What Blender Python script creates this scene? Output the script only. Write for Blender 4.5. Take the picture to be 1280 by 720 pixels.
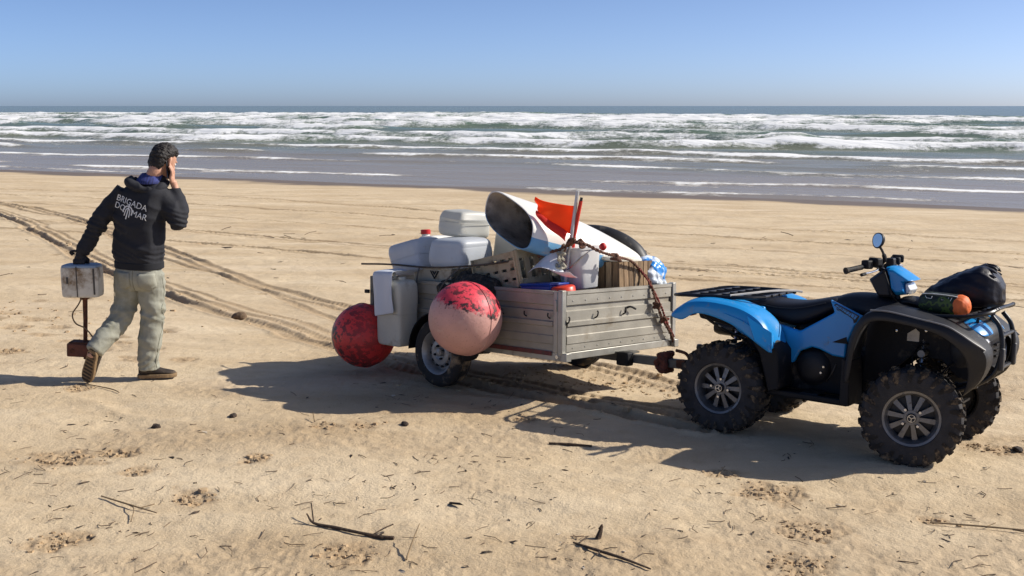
import bpy, bmesh, math, random
import numpy as np
from mathutils import Vector, Matrix, Euler
from mathutils.bvhtree import BVHTree

R = math.radians
SC = bpy.context.scene
COL = SC.collection
for o_ in list(bpy.data.objects):
    bpy.data.objects.remove(o_)

# ------------------------------------------------------------------ camera
cd = bpy.data.cameras.new('camera')
cam = bpy.data.objects.new('camera', cd); COL.objects.link(cam)
cd.sensor_width = 36.0; cd.lens = 1400 / 1280 * 36; cd.clip_start = 0.05; cd.clip_end = 40000
cam.location = (0, 0, 2.13); cam.rotation_euler = (R(90 - 9.25), 0, 0)
SC.camera = cam
# ------------------------------------------------------------------ sky, sun, exposure
SUN_EL, SUN_AZ = 35.5, 6.0          # azimuth from +X towards +Y
W = bpy.data.worlds.new('World'); SC.world = W; W.use_nodes = True
nt = W.node_tree; bg = nt.nodes['Background']
sky = nt.nodes.new('ShaderNodeTexSky'); sky.sky_type = 'NISHITA'; sky.sun_disc = False
sky.sun_elevation = R(SUN_EL); sky.sun_rotation = R(90 - SUN_AZ)
sky.air_density = 0.34; sky.dust_density = 0.85; sky.ozone_density = 3.4
nt.links.new(sky.outputs[0], bg.inputs[0]); bg.inputs[1].default_value = 0.112
sd = bpy.data.lights.new('sun', 'SUN'); sd.energy = 3.75; sd.angle = R(0.55); sd.color = (1.0, 0.93, 0.82)
sun = bpy.data.objects.new('sun', sd); COL.objects.link(sun)
sv = Vector((math.cos(R(SUN_EL)) * math.cos(R(SUN_AZ)), math.cos(R(SUN_EL)) * math.sin(R(SUN_AZ)), math.sin(R(SUN_EL))))
sun.rotation_euler = sv.to_track_quat('Z', 'Y').to_euler(); sun.location = (20, 5, 15)
SC.view_settings.view_transform = 'Standard'; SC.view_settings.look = 'None'
SC.view_settings.gamma = 1.0; SC.view_settings.use_curve_mapping = False
SC.view_settings.exposure = 0.62

# ================================================================== helpers
def lin(r, g, b):
    f = lambda c: (c / 255 / 12.92) if c / 255 <= 0.04045 else ((c / 255 + 0.055) / 1.055) ** 2.4
    return (f(r), f(g), f(b))

MATS = {}
def mat(name, col, rough=0.5, metal=0.0, var=0.15, scale=8.0, bump=0.0, bscale=80.0, spec=0.5,
        dirt=None, sss=0.0, transl=0.0, coat=0.0, stretch=(1, 1, 1)):
    """procedural principled material: colour mottling, optional dirt (colour, amount 0..1, scale), bump"""
    if name in MATS: return MATS[name]
    m = bpy.data.materials.new(name); m.use_nodes = True
    n = m.node_tree.nodes; L = m.node_tree.links
    p = n['Principled BSDF']
    tc = n.new('ShaderNodeTexCoord'); mp = n.new('ShaderNodeMapping'); mp.inputs['Scale'].default_value = stretch
    L.new(tc.outputs['Object'], mp.inputs[0])
    ns = n.new('ShaderNodeTexNoise'); ns.inputs['Scale'].default_value = scale; ns.inputs['Detail'].default_value = 6
    L.new(mp.outputs[0], ns.inputs['Vector'])
    mx = n.new('ShaderNodeMix'); mx.data_type = 'RGBA'
    mx.inputs[6].default_value = (*[c * (1 - var) for c in col], 1); mx.inputs[7].default_value = (*[min(1, c * (1 + var)) for c in col], 1)
    rp = n.new('ShaderNodeMapRange'); rp.inputs[1].default_value = 0.3; rp.inputs[2].default_value = 0.7
    L.new(ns.outputs[0], rp.inputs[0]); L.new(rp.outputs[0], mx.inputs[0])
    out = mx.outputs[2]
    rv = n.new('ShaderNodeMapRange'); rv.inputs[3].default_value = max(0.02, rough - 0.08); rv.inputs[4].default_value = min(1, rough + 0.1)
    L.new(ns.outputs[0], rv.inputs[0]); rout = rv.outputs[0]
    if dirt:
        dc, da, ds = dirt
        n2 = n.new('ShaderNodeTexNoise'); n2.inputs['Scale'].default_value = ds; n2.inputs['Detail'].default_value = 9
        n2.inputs['Roughness'].default_value = 0.65
        L.new(mp.outputs[0], n2.inputs['Vector'])
        r2 = n.new('ShaderNodeMapRange'); t = 0.72 - da * 0.45
        r2.inputs[1].default_value = t - 0.06; r2.inputs[2].default_value = t + 0.10
        L.new(n2.outputs[0], r2.inputs[0])
        m2 = n.new('ShaderNodeMix'); m2.data_type = 'RGBA'; L.new(r2.outputs[0], m2.inputs[0])
        L.new(out, m2.inputs[6]); m2.inputs[7].default_value = (*dc, 1); out = m2.outputs[2]
        mr = n.new('ShaderNodeMix'); mr.data_type = 'FLOAT'; L.new(r2.outputs[0], mr.inputs[0]); L.new(rout, mr.inputs[2]); mr.inputs[3].default_value = 0.9
        rout = mr.outputs[0]
    L.new(out, p.inputs['Base Color']); L.new(rout, p.inputs['Roughness'])
    p.inputs['Metallic'].default_value = metal; p.inputs['Specular IOR Level'].default_value = spec
    p.inputs['Coat Weight'].default_value = coat; p.inputs['Coat Roughness'].default_value = 0.112
    if sss:
        p.inputs['Subsurface Weight'].default_value = sss; p.inputs['Subsurface Radius'].default_value = (0.06, 0.055, 0.05); p.inputs['Subsurface Scale'].default_value = 1.0
    if bump:
        nb = n.new('ShaderNodeTexNoise'); nb.inputs['Scale'].default_value = bscale; nb.inputs['Detail'].default_value = 5
        L.new(mp.outputs[0], nb.inputs['Vector'])
        b = n.new('ShaderNodeBump'); b.inputs['Strength'].default_value = bump; b.inputs['Distance'].default_value = 0.01
        L.new(nb.outputs[0], b.inputs['Height']); L.new(b.outputs[0], p.inputs['Normal'])
    if transl:
        t = n.new('ShaderNodeBsdfTranslucent'); L.new(out, t.inputs[0])
        ms = n.new('ShaderNodeMixShader'); ms.inputs[0].default_value = transl
        L.new(p.outputs[0], ms.inputs[1]); L.new(t.outputs[0], ms.inputs[2]); L.new(ms.outputs[0], n['Material Output'].inputs[0])
    MATS[name] = m
    return m

SANDC = (0.40, 0.29, 0.175)
DUST = (0.30, 0.22, 0.135)

def frames(path):
    P = [Vector(p) for p in path]; T = []
    for i in range(len(P)):
        a = P[max(0, i - 1)]; b = P[min(len(P) - 1, i + 1)]
        T.append((b - a).normalized())
    up = Vector((0, 0, 1)) if abs(T[0].z) < 0.9 else Vector((1, 0, 0))
    N = (up - T[0] * up.dot(T[0])).normalized(); out = []
    for i in range(len(P)):
        if i:
            N = (N - T[i] * N.dot(T[i]))
            N = N.normalized() if N.length > 1e-6 else T[i].orthogonal().normalized()
        out.append((P[i], T[i], N.copy(), T[i].cross(N)))
    return out

def smooth_path(pts, n=6):
    """Catmull-Rom through points"""
    P = [Vector(p) for p in pts]
    if len(P) < 3: return P
    Q = [P[0] * 2 - P[1]] + P + [P[-1] * 2 - P[-2]]; out = []
    for i in range(1, len(Q) - 2):
        for k in range(n):
            t = k / n
            a, b, c, d = Q[i - 1], Q[i], Q[i + 1], Q[i + 2]
            out.append(0.5 * ((2 * b) + (c - a) * t + (2 * a - 5 * b + 4 * c - d) * t * t + (3 * b - a - 3 * c + d) * t ** 3))
    out.append(P[-1]); return out

class MB:
    def __init__(s): s.v = []; s.f = []; s.m = []
    def add(s, v, f, mi=0):
        k = len(s.v); s.v += [tuple(x) for x in v]; s.f += [tuple(i + k for i in q) for q in f]; s.m += [mi] * len(f); return s
    def box(s, c, d, rot=None, mi=0):
        x, y, z = d[0] / 2, d[1] / 2, d[2] / 2
        v = [Vector((a, b, e)) for a in (-x, x) for b in (-y, y) for e in (-z, z)]
        if rot is not None:
            M = rot if isinstance(rot, Matrix) else Euler(rot).to_matrix()
            v = [M @ p for p in v]
        v = [p + Vector(c) for p in v]
        return s.add(v, [(0, 1, 3, 2), (4, 6, 7, 5), (0, 4, 5, 1), (2, 3, 7, 6), (0, 2, 6, 4), (1, 5, 7, 3)], mi)
    def loft(s, rings, cap=True, closed=True, mi=0):
        n = len(rings[0]); v = [p for r in rings for p in r]; f = []
        for i in range(len(rings) - 1):
            for j in range(n if closed else n - 1):
                a = i * n + j; b = i * n + (j + 1) % n
                f.append((a, b, b + n, a + n))
        if cap and closed:
            f.append(tuple(range(n))[::-1]); f.append(tuple((len(rings) - 1) * n + j for j in range(n)))
        return s.add(v, f, mi)
    def tube(s, path, r, n=8, cap=True, mi=0, flat=1.0):
        fr = frames(path); rings = []
        for i, (p, t, a, b) in enumerate(fr):
            rr = r[i] if isinstance(r, (list, tuple)) else r
            rings.append([p + a * (rr * math.cos(2 * math.pi * k / n)) + b * (rr * flat * math.sin(2 * math.pi * k / n)) for k in range(n)])
        return s.loft(rings, cap, True, mi)
    def lathe(s, prof, n=24, c=(0, 0, 0), axis='z', cap=True, mi=0, M=None):
        rings = []
        for r, h in prof:
            ring = []
            for k in range(n):
                a = 2 * math.pi * k / n; x, y = r * math.cos(a), r * math.sin(a)
                p = Vector((x, y, h)) if axis == 'z' else (Vector((x, h, y)) if axis == 'y' else Vector((h, x, y)))
                if M is not None: p = M @ p
                ring.append(p + Vector(c))
            rings.append(ring)
        return s.loft(rings, cap, True, mi)
    def prism(s, out, y0, y1, mi=0, inset=0.0):
        """polygon in xz extruded along y"""
        n = len(out)
        v = [(x, y0, z) for x, z in out] + [(x, y1, z) for x, z in out]
        f = [tuple(range(n)), tuple(range(2 * n - 1, n - 1, -1))]
        f += [(i, i + n, (i + 1) % n + n, (i + 1) % n) for i in range(n)]
        return s.add(v, f, mi)
    def grid(s, rows, mi=0):
        return s.loft(rows, False, False, mi)
    def mesh(s, name, ang=38):
        me = bpy.data.meshes.new(name); me.from_pydata(s.v, [], s.f)
        me.polygons.foreach_set('material_index', s.m)
        bm = bmesh.new(); bm.from_mesh(me); bmesh.ops.recalc_face_normals(bm, faces=bm.faces); bm.to_mesh(me); bm.free()
        fin(me, ang); return me
    def build(s, name, m, parent=None, bevel=0, seg=2, sub=0, solid=0, ang=38, loc=None):
        return ob(name, s.mesh(name, ang), m, parent, bevel, seg, sub, solid, loc)

def fin(me, ang=38):
    me.polygons.foreach_set('use_smooth', [True] * len(me.polygons))
    try: me.set_sharp_from_angle(angle=R(ang))
    except Exception: pass
    me.update()

def ob(name, me, m, parent=None, bevel=0, seg=2, sub=0, solid=0, loc=None):
    o = bpy.data.objects.new(name, me); COL.objects.link(o)
    for x in (m if isinstance(m, (list, tuple)) else [m]):
        if len(me.materials) < (len(m) if isinstance(m, (list, tuple)) else 1): me.materials.append(x)
    if parent is not None: o.parent = parent
    if loc is not None: o.location = loc
    if solid:
        k = o.modifiers.new('solid', 'SOLIDIFY'); k.thickness = solid; k.offset = 0
    if bevel:
        k = o.modifiers.new('bevel', 'BEVEL'); k.width = bevel; k.segments = seg; k.limit_method = 'ANGLE'; k.angle_limit = R(35)
        k.harden_normals = False
    if sub:
        k = o.modifiers.new('sub', 'SUBSURF'); k.levels = sub; k.render_levels = sub
    return o

def tag(o, label, cat, group=None, kind=None):
    if label: o['label'] = label
    if cat: o['category'] = cat
    if group: o['group'] = group
    if kind: o['kind'] = kind
    return o

def empty(name, loc, rot=(0, 0, 0)):
    o = bpy.data.objects.new(name, None); COL.objects.link(o); o.location = loc; o.rotation_euler = rot
    o.empty_display_size = 0.1
    return o

def remesh(mb, voxel, smooth=6, fac=0.5):
    me = bpy.data.meshes.new('tmp'); me.from_pydata(mb.v, [], mb.f)
    bm = bmesh.new(); bm.from_mesh(me); bmesh.ops.recalc_face_normals(bm, faces=bm.faces); bm.to_mesh(me); bm.free()
    o = bpy.data.objects.new('tmp', me); COL.objects.link(o)
    k = o.modifiers.new('r', 'REMESH'); k.mode = 'VOXEL'; k.voxel_size = voxel
    if smooth:
        k = o.modifiers.new('s', 'SMOOTH'); k.factor = fac; k.iterations = smooth
    dg = bpy.context.evaluated_depsgraph_get(); dg.update()
    r = bpy.data.meshes.new_from_object(o.evaluated_get(dg))
    bpy.data.objects.remove(o); bpy.data.meshes.remove(me)
    r.materials.clear()
    return r

def co(me):
    a = np.empty(len(me.vertices) * 3, np.float32); me.vertices.foreach_get('co', a); return a.reshape(-1, 3)
def nor(me):
    a = np.empty(len(me.vertices) * 3, np.float32); me.vertices.foreach_get('normal', a); return a.reshape(-1, 3)
def setco(me, a):
    me.vertices.foreach_set('co', a.astype(np.float32).ravel()); me.update()

# ---- numpy value noise
def vn(x, y, seed=0):
    xi = np.floor(x).astype(np.int64); yi = np.floor(y).astype(np.int64); fx = x - xi; fy = y - yi
    fx = fx * fx * fx * (fx * (fx * 6 - 15) + 10); fy = fy * fy * fy * (fy * (fy * 6 - 15) + 10)
    def h(a, b):
        k = (a * 374761393 + b * 668265263 + seed * 974634777) & 0xffffffff
        k = ((k ^ (k >> 13)) * 1274126177) & 0xffffffff
        k = (k ^ (k >> 16)) & 0xffff
        return k / 32767.5 - 1.0
    a = h(xi, yi); b = h(xi + 1, yi); c = h(xi, yi + 1); d = h(xi + 1, yi + 1)
    return (a * (1 - fx) + b * fx) * (1 - fy) + (c * (1 - fx) + d * fx) * fy
def fbm(x, y, o=4, seed=0, g=0.5):
    s = 0; a = 1.0; t = 0
    for i in range(o):
        s = s + a * vn(x * 2 ** i + 17.3 * i, y * 2 ** i - 9.1 * i, seed + i); t += a; a *= g
    return s / t
def sst(a, b, x):
    t = np.clip((x - a) / (b - a), 0, 1); return t * t * (3 - 2 * t)
def n3(a, sc, seed=0):
    """cheap 3-d-ish noise on Nx3 points"""
    return (vn(a[:, 0] * sc + a[:, 2] * sc * 0.7, a[:, 1] * sc + a[:, 2] * sc * 0.61, seed) + vn(a[:, 1] * sc * 0.8 + 5, a[:, 2] * sc + a[:, 0] * sc * 0.3, seed + 5)) * 0.5

# ================================================================== beach
SX, SY = 0.458, 0.889            # unit vector pointing to the sea
SEA = -1.13
def base_z(x, y):
    d = SX * x + SY * y
    return -0.067 * np.clip(d - 7.05, 0, 1.85) - 0.033 * np.maximum(d - 8.9, 0)

TRACKS = [  # path, half width, depth, lugs
    ([(-30, 52), (-14.25, 31.14), (-12.37, 29.05), (-10.0, 25.71), (-5.92, 19.13), (-4.16, 16.06), (-3.16, 14.4), (-1.92, 12.9), (0.6, 9.7), (1.9, 8.0)], 0.075, 0.045, 1),
    ([(-28, 49), (-12.07, 26.34), (-10.1, 23.09), (-8.38, 20.25), (-6.99, 17.78), (-5.64, 15.58), (-4.22, 13.53), (-3.28, 12.22), (-2.62, 11.47), (-1.69, 10.16), (-0.45, 8.55), (1.25, 7.2)], 0.085, 0.060, 1),
    ([(-29, 50.5), (-13.78, 30.11), (-9.58, 24.79), (-7.15, 20.29), (-5.39, 17.4), (-3.67, 14.92), (-2.1, 12.2), (-1.2, 10.4)], 0.055, 0.028, 1),
    ([(-38, 48), (-17.62, 38.59), (-10.88, 36.73), (-3.62, 31.59), (1.18, 27.55), (7.81, 24.73), (10.61, 23.05), (26, 15)], 0.10, 0.05, 0),
    ([(-40, 47), (-22, 38), (-9.35, 32.05), (-6.22, 29.87), (-3.21, 28.03), (2.04, 24.75), (5.22, 22.7), (9.42, 20.44), (22, 14)], 0.10, 0.05, 0),
    ([(-30, 35), (-6.71, 22.9), (-2.32, 20.13), (0, 19.33), (4.3, 17.3), (8.2, 15.4), (16, 11.5)], 0.08, 0.045, 0),
    ([(-29, 33), (-6.41, 20.74), (-2.07, 17.99), (2.41, 15.9), (4.77, 15.0), (6.83, 13.9), (15, 9.5)], 0.08, 0.05, 0),
    ([(1.1, 17.9), (2.41, 17.35), (4.77, 16.2), (6.83, 14.9), (12, 12.2)], 0.08, 0.045, 0),
    ([(-26, 40), (-8, 27.5), (1.5, 21.9), (8, 18.6), (20, 12.6)], 0.07, 0.022, 0),
]
def _off(path, o_):
    out = []
    for i, (x, y) in enumerate(path):
        a = path[max(0, i - 1)]; b = path[min(len(path) - 1, i + 1)]; l_ = math.hypot(b[0] - a[0], b[1] - a[1])
        out.append((x - (b[1] - a[1]) / l_ * o_, y + (b[0] - a[0]) / l_ * o_))
    return out
TRACKS += [(_off(TRACKS[0][0], -.20), .05, .022, 1), (_off(TRACKS[1][0], .22), .055, .026, 1), (_off(TRACKS[1][0], .40), .04, .018, 1), (_off(TRACKS[3][0], .35), .06, .02, 0), (_off(TRACKS[5][0], -.28), .05, .018, 0)]
rngF = random.Random(11)
FEET = [(1.43, 5.99, .15), (1.51, 5.43, .14), (1.36, 5.0, .14), (1.24, 6.35, .10), (-2.75, 6.55, .17), (-2.45, 6.7, .10), (-2.2, 6.35, .08),
        (3.12, 6.86, .11), (2.95, 6.92, .08), (-0.8, 5.1, .12), (-1.25, 7.2, .09), (-1.0, 7.25, .08), (0.1, 7.45, .08), (-1.75, 5.9, .1),
        (-3.3, 8.3, .10), (-2.25, 5.3, .12), (-3.9, 10.2, .12), (-3.5, 10.9, .12), (-4.4, 9.6, .11), (-1.55, 6.55, .07), (2.2, 5.6, .07)]
for k in range(46):
    FEET.append((rngF.uniform(-9, 9), rngF.uniform(9.5, 24), rngF.uniform(.07, .13)))
for k in range(18):   # a line of steps coming from the left towards the walking man
    t = k / 17; FEET.append((-6.5 + 3.6 * t + (0.1 if k % 2 else -0.1), 12.6 - 3.4 * t + (0.12 if k % 2 else -0.12), 0.1))

def seg_dist(px, py, path):
    best = np.full(px.shape, 1e9); al = np.zeros(px.shape); sd_ = np.zeros(px.shape); acc = 0
    for (x0, y0), (x1, y1) in zip(path[:-1], path[1:]):
        dx, dy = x1 - x0, y1 - y0; L = math.hypot(dx, dy)
        t = np.clip(((px - x0) * dx + (py - y0) * dy) / (L * L), 0, 1)
        ex, ey = px - (x0 + t * dx), py - (y0 + t * dy); q = ex * ex + ey * ey
        k = q < best
        best = np.where(k, q, best); al = np.where(k, acc + t * L, al); sd_ = np.where(k, np.sign(dx * ey - dy * ex), sd_)
        acc += L
    return np.sqrt(best), al, sd_

def beach_z(x, y):
    """returns height and a churn mask (disturbed sand, coloured darker)"""
    x = np.asarray(x, float); y = np.asarray(y, float)
    z = base_z(x, y); d = SX * x + SY * y
    dry = 1 - sst(31, 36, d)
    near = 1 - sst(9, 16, y)
    z = z + dry * 0.030 * fbm(x / 2.2, y / 1.3, 3, 3) * sst(3, 5, np.abs(y) + 2)
    # wind-shaped low hummocks and streaks, drawn out along x
    wob = 0.35 * fbm(x / 1.5, y / 1.5, 2, 40)
    hum = fbm(x / 0.85 + wob, y / 0.33 + 0.35 * x + wob, 3, 7)
    rdg = 1 - 2 * np.abs(fbm(x / 1.6 + wob, y / 0.55 + 0.55 * x + 2 * wob, 2, 83))
    z = z + dry * (0.010 * hum + 0.014 * np.maximum(rdg, -.2) * near)
    patch = sst(-0.05, 0.45, fbm(x / 1.1 + 3, y / 0.7, 3, 21))
    z = z + dry * patch * near * (0.006 * fbm(x / 0.10, y / 0.07, 3, 31) + 0.004 * (1 - 2 * np.abs(vn(x / 0.05, y / 0.04, 33))))
    z = z + dry * 0.0022 * fbm(x / 0.06, y / 0.045, 2, 37) * (0.4 + near)
    # far dry sand is hummocky as well
    z = z + dry * (1 - near) * 0.018 * fbm(x / 0.5, y / 0.5, 3, 47)
    churn = patch * near * 0.5
    for path, w, dep, lug in TRACKS:
        P = [tuple(q)[:2] for q in smooth_path([(a, b, 0) for a, b in path], 5)]
        xs = [p[0] for p in P]; ys = [p[1] for p in P]
        m = (x > min(xs) - 1) & (x < max(xs) + 1) & (y > min(ys) - 1) & (y < max(ys) + 1)
        if not m.any(): continue
        X, Y = x[m], y[m]
        q, al, sg = seg_dist(X, Y, P)
        wv = w * (1 + 0.25 * fbm(al / 0.6, sg * 3, 2, 51))
        rut = -(1 - sst(wv * 0.55, wv * 1.05, q))
        rid = np.exp(-((q - wv * 1.35) / (wv * 0.35)) ** 2)
        amp = dep * (0.75 + 0.5 * fbm(al / 1.7, 0 * al, 2, 55))
        dz = amp * (rut + 0.55 * rid * (0.7 + 0.7 * fbm(X / 0.12, Y / 0.12, 2, 57)))
        if lug:
            ph = al / 0.085 + sg * q / w * 0.35 + 0.5 * fbm(al / 0.5, sg, 2, 66)
            dz = dz + (1 - sst(wv * 0.8, wv * 1.1, q)) * 0.011 * np.sin(2 * math.pi * ph) * (0.6 + 0.6 * fbm(X / 0.2, Y / 0.2, 2, 68))
        fade = sst(0.0, 0.4, al)
        zz = z[m]; zz = zz + dz * fade; z[m] = zz
        cc = churn[m]; cc = np.maximum(cc, (1 - sst(wv * 0.9, wv * 1.9, q)) * 0.9); churn[m] = cc
    for (fx, fy, fr) in FEET:
        m = (np.abs(x - fx) < fr * 3) & (np.abs(y - fy) < fr * 3)
        if not m.any(): continue
        X, Y = x[m], y[m]; q = np.hypot(X - fx, (Y - fy) * 1.1) / fr
        q = q * (1 + 0.5 * fbm(X / 0.09, Y / 0.09, 2, 61))
        inside = 1 - sst(0.75, 1.25, q)
        # broken crust: small sharp clods with gaps between
        cl = 1 - 2.4 * np.abs(vn(X / 0.042 + 0.6 * vn(X / .03, Y / .03, 5), Y / 0.034, 63)); cl2 = 1 - 2.2 * np.abs(vn(X / 0.021, Y / 0.018, 64))
        dz = inside * (-0.008 + 0.010 * cl + 0.006 * cl2) - 0.006 * (1 - sst(0.1, .6, q))
        zz = z[m]; z[m] = zz + dz; cc = churn[m]; churn[m] = np.maximum(cc, 1 - sst(0.9, 1.7, q))
    return z, churn

def hz(x, y):
    return float(beach_z(np.array([float(x)]), np.array([float(y)]))[0][0])

def build_beach():
    ys = [3.2]
    while ys[-1] < 62: ys.append(ys[-1] + max(0.0135, 0.0030 * ys[-1]))
    pre = [-160, -80, -40, -20, -10, -5, -2.5, -1, 0, 1, 1.8, 2.4, 2.8, 3.0]
    Y = np.array(pre + ys + [66, 75, 95])
    tf = np.linspace(-0.50, 0.50, 780)
    t = np.concatenate([[-9, -6, -4, -2.5, -1.6, -1.1, -.85, -.7, -.6, -.54], tf, [.54, .6, .7, .85, 1.1, 1.6, 2.5, 4, 6, 9]])
    # rows get wider with distance so that the sheet stays evenly detailed
    wid = np.where(Y > 0, Y + 3.0, 3.0 - Y) * np.ones((len(t), 1))
    X2 = (t[:, None] * wid).T; Y2 = np.repeat(Y[:, None], len(t), 1)
    z, ch = beach_z(X2.ravel(), Y2.ravel())
    nr, nc = X2.shape
    V = np.stack([X2.ravel(), Y2.ravel(), z], 1).astype(np.float32)
    i = np.arange((nr - 1) * (nc - 1)); r_ = i // (nc - 1); c_ = i % (nc - 1); a = r_ * nc + c_
    Fq = np.stack([a, a + 1, a + nc + 1, a + nc], 1).astype(np.int32)
    me = bpy.data.meshes.new('beach')
    me.vertices.add(len(V)); me.vertices.foreach_set('co', V.ravel())
    me.loops.add(Fq.size); me.loops.foreach_set('vertex_index', Fq.ravel())
    me.polygons.add(len(Fq)); me.polygons.foreach_set('loop_start', np.arange(0, Fq.size, 4, dtype=np.int32))
    me.polygons.foreach_set('use_smooth', np.ones(len(Fq), bool)); me.update(calc_edges=True)
    at = me.attributes.new('churn', 'FLOAT', 'POINT'); at.data.foreach_set('value', ch.astype(np.float32))
    m = bpy.data.materials.new('sand'); m.use_nodes = True; n = m.node_tree.nodes; L = m.node_tree.links; p = n['Principled BSDF']
    geo = n.new('ShaderNodeNewGeometry'); pos = geo.outputs['Position']
    def noise(sc, det=5, vec=None, ro=.55):
        q = n.new('ShaderNodeTexNoise'); q.inputs['Scale'].default_value = sc; q.inputs['Detail'].default_value = det; q.inputs['Roughness'].default_value = ro
        L.new(vec or pos, q.inputs['Vector']); return q.outputs[0]
    def rng(s, a, b, c=0, d=1):
        q = n.new('ShaderNodeMapRange'); L.new(s, q.inputs[0])
        for k_, v_ in zip((1, 2, 3, 4), (a, b, c, d)): q.inputs[k_].default_value = v_
        return q.outputs[0]
    def mix(f, a, b):
        q = n.new('ShaderNodeMix'); q.data_type = 'RGBA'
        for s_, k_ in ((f, 0), (a, 6), (b, 7)):
            if hasattr(s_, 'links'): L.new(s_, q.inputs[k_])
            else: q.inputs[k_].default_value = s_ if k_ == 0 else (*s_, 1)
        return q.outputs[2]
    def math_(op, a, b=0.0):
        q = n.new('ShaderNodeMath'); q.operation = op
        for s_, k_ in ((a, 0), (b, 1)):
            if hasattr(s_, 'links'): L.new(s_, q.inputs[k_])
            else: q.inputs[k_].default_value = s_
        return q.outputs[0]
    mp = n.new('ShaderNodeMapping'); mp.inputs['Scale'].default_value = (0.35, 1.0, 1.0); L.new(pos, mp.inputs[0])
    c = mix(rng(noise(1.1, 5, mp.outputs[0]), .35, .65), (0.500, 0.380, 0.235), (0.640, 0.520, 0.355))
    c = mix(rng(noise(6, 7), .5, .75, 0, .4), c, (0.42, 0.298, 0.168))
    grain = noise(95, 3, None, .75); c = mix(rng(grain, .45, .75, 0, .36), c, (0.70, 0.575, 0.41)); c = mix(rng(noise(130, 3, None, .75), .50, .72, 0, .30), c, (0.34, 0.235, 0.135))
    speck = n.new('ShaderNodeTexVoronoi'); speck.inputs['Scale'].default_value = 38; L.new(pos, speck.inputs['Vector'])
    sp = math_('MULTIPLY', rng(speck.outputs['Distance'], .06, .14, 1, 0), rng(noise(2.2, 3), .5, .68))
    c = mix(math_('MULTIPLY', sp, .75), c, (0.10, 0.065, 0.035))
    c = mix(rng(noise(.55, 6, mp.outputs[0]), .54, .66, 0, .38), c, (0.40, 0.285, 0.165))
    c = mix(rng(noise(.8, 5, mp.outputs[0], .5), .60, .70, 0, .6), c, (0.68, 0.56, 0.40))
    ca = n.new('ShaderNodeAttribute'); ca.attribute_name = 'churn'
    c = mix(math_('MULTIPLY', ca.outputs['Fac'], .5), c, (0.27, 0.175, 0.095))  # mixes a darker brown into ruts, footprints and rough patches
    # damp sand near the water (by distance from the sea)
    dot = n.new('ShaderNodeVectorMath'); dot.operation = 'DOT_PRODUCT'; L.new(pos, dot.inputs[0]); dot.inputs[1].default_value = (SX, SY, 0)
    dd = math_('ADD', dot.outputs['Value'], rng(noise(.25, 3), .3, .7, -1.2, 1.2))
    wet = rng(dd, 36.2, 37.4)
    c = mix(wet, c, (0.17, 0.128, 0.09))
    L.new(c, p.inputs['Base Color'])
    rr = n.new('ShaderNodeMapRange'); L.new(wet, rr.inputs[0]); rr.inputs[3].default_value = .92; rr.inputs[4].default_value = .5; L.new(rr.outputs[0], p.inputs['Roughness'])
    p.inputs['Specular IOR Level'].default_value = 0.25
    b1 = n.new('ShaderNodeBump'); b1.inputs['Strength'].default_value = .55; b1.inputs['Distance'].default_value = .008; L.new(noise(60, 6, None, .65), b1.inputs['Height'])
    b2 = n.new('ShaderNodeBump'); b2.inputs['Strength'].default_value = .5; b2.inputs['Distance'].default_value = .03; L.new(noise(9, 6), b2.inputs['Height'])
    dry = math_('SUBTRACT', 1.0, wet)
    s1 = math_('MULTIPLY', dry, .9); L.new(s1, b1.inputs['Strength']); L.new(math_('MULTIPLY', dry, .5), b2.inputs['Strength'])
    L.new(b2.outputs[0], b1.inputs['Normal']); L.new(b1.outputs[0], p.inputs['Normal'])
    o = ob('beach', me, m); tag(o, 'pale tan sand beach with tyre tracks and footprints', 'sand', kind='structure')
build_beach()

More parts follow.
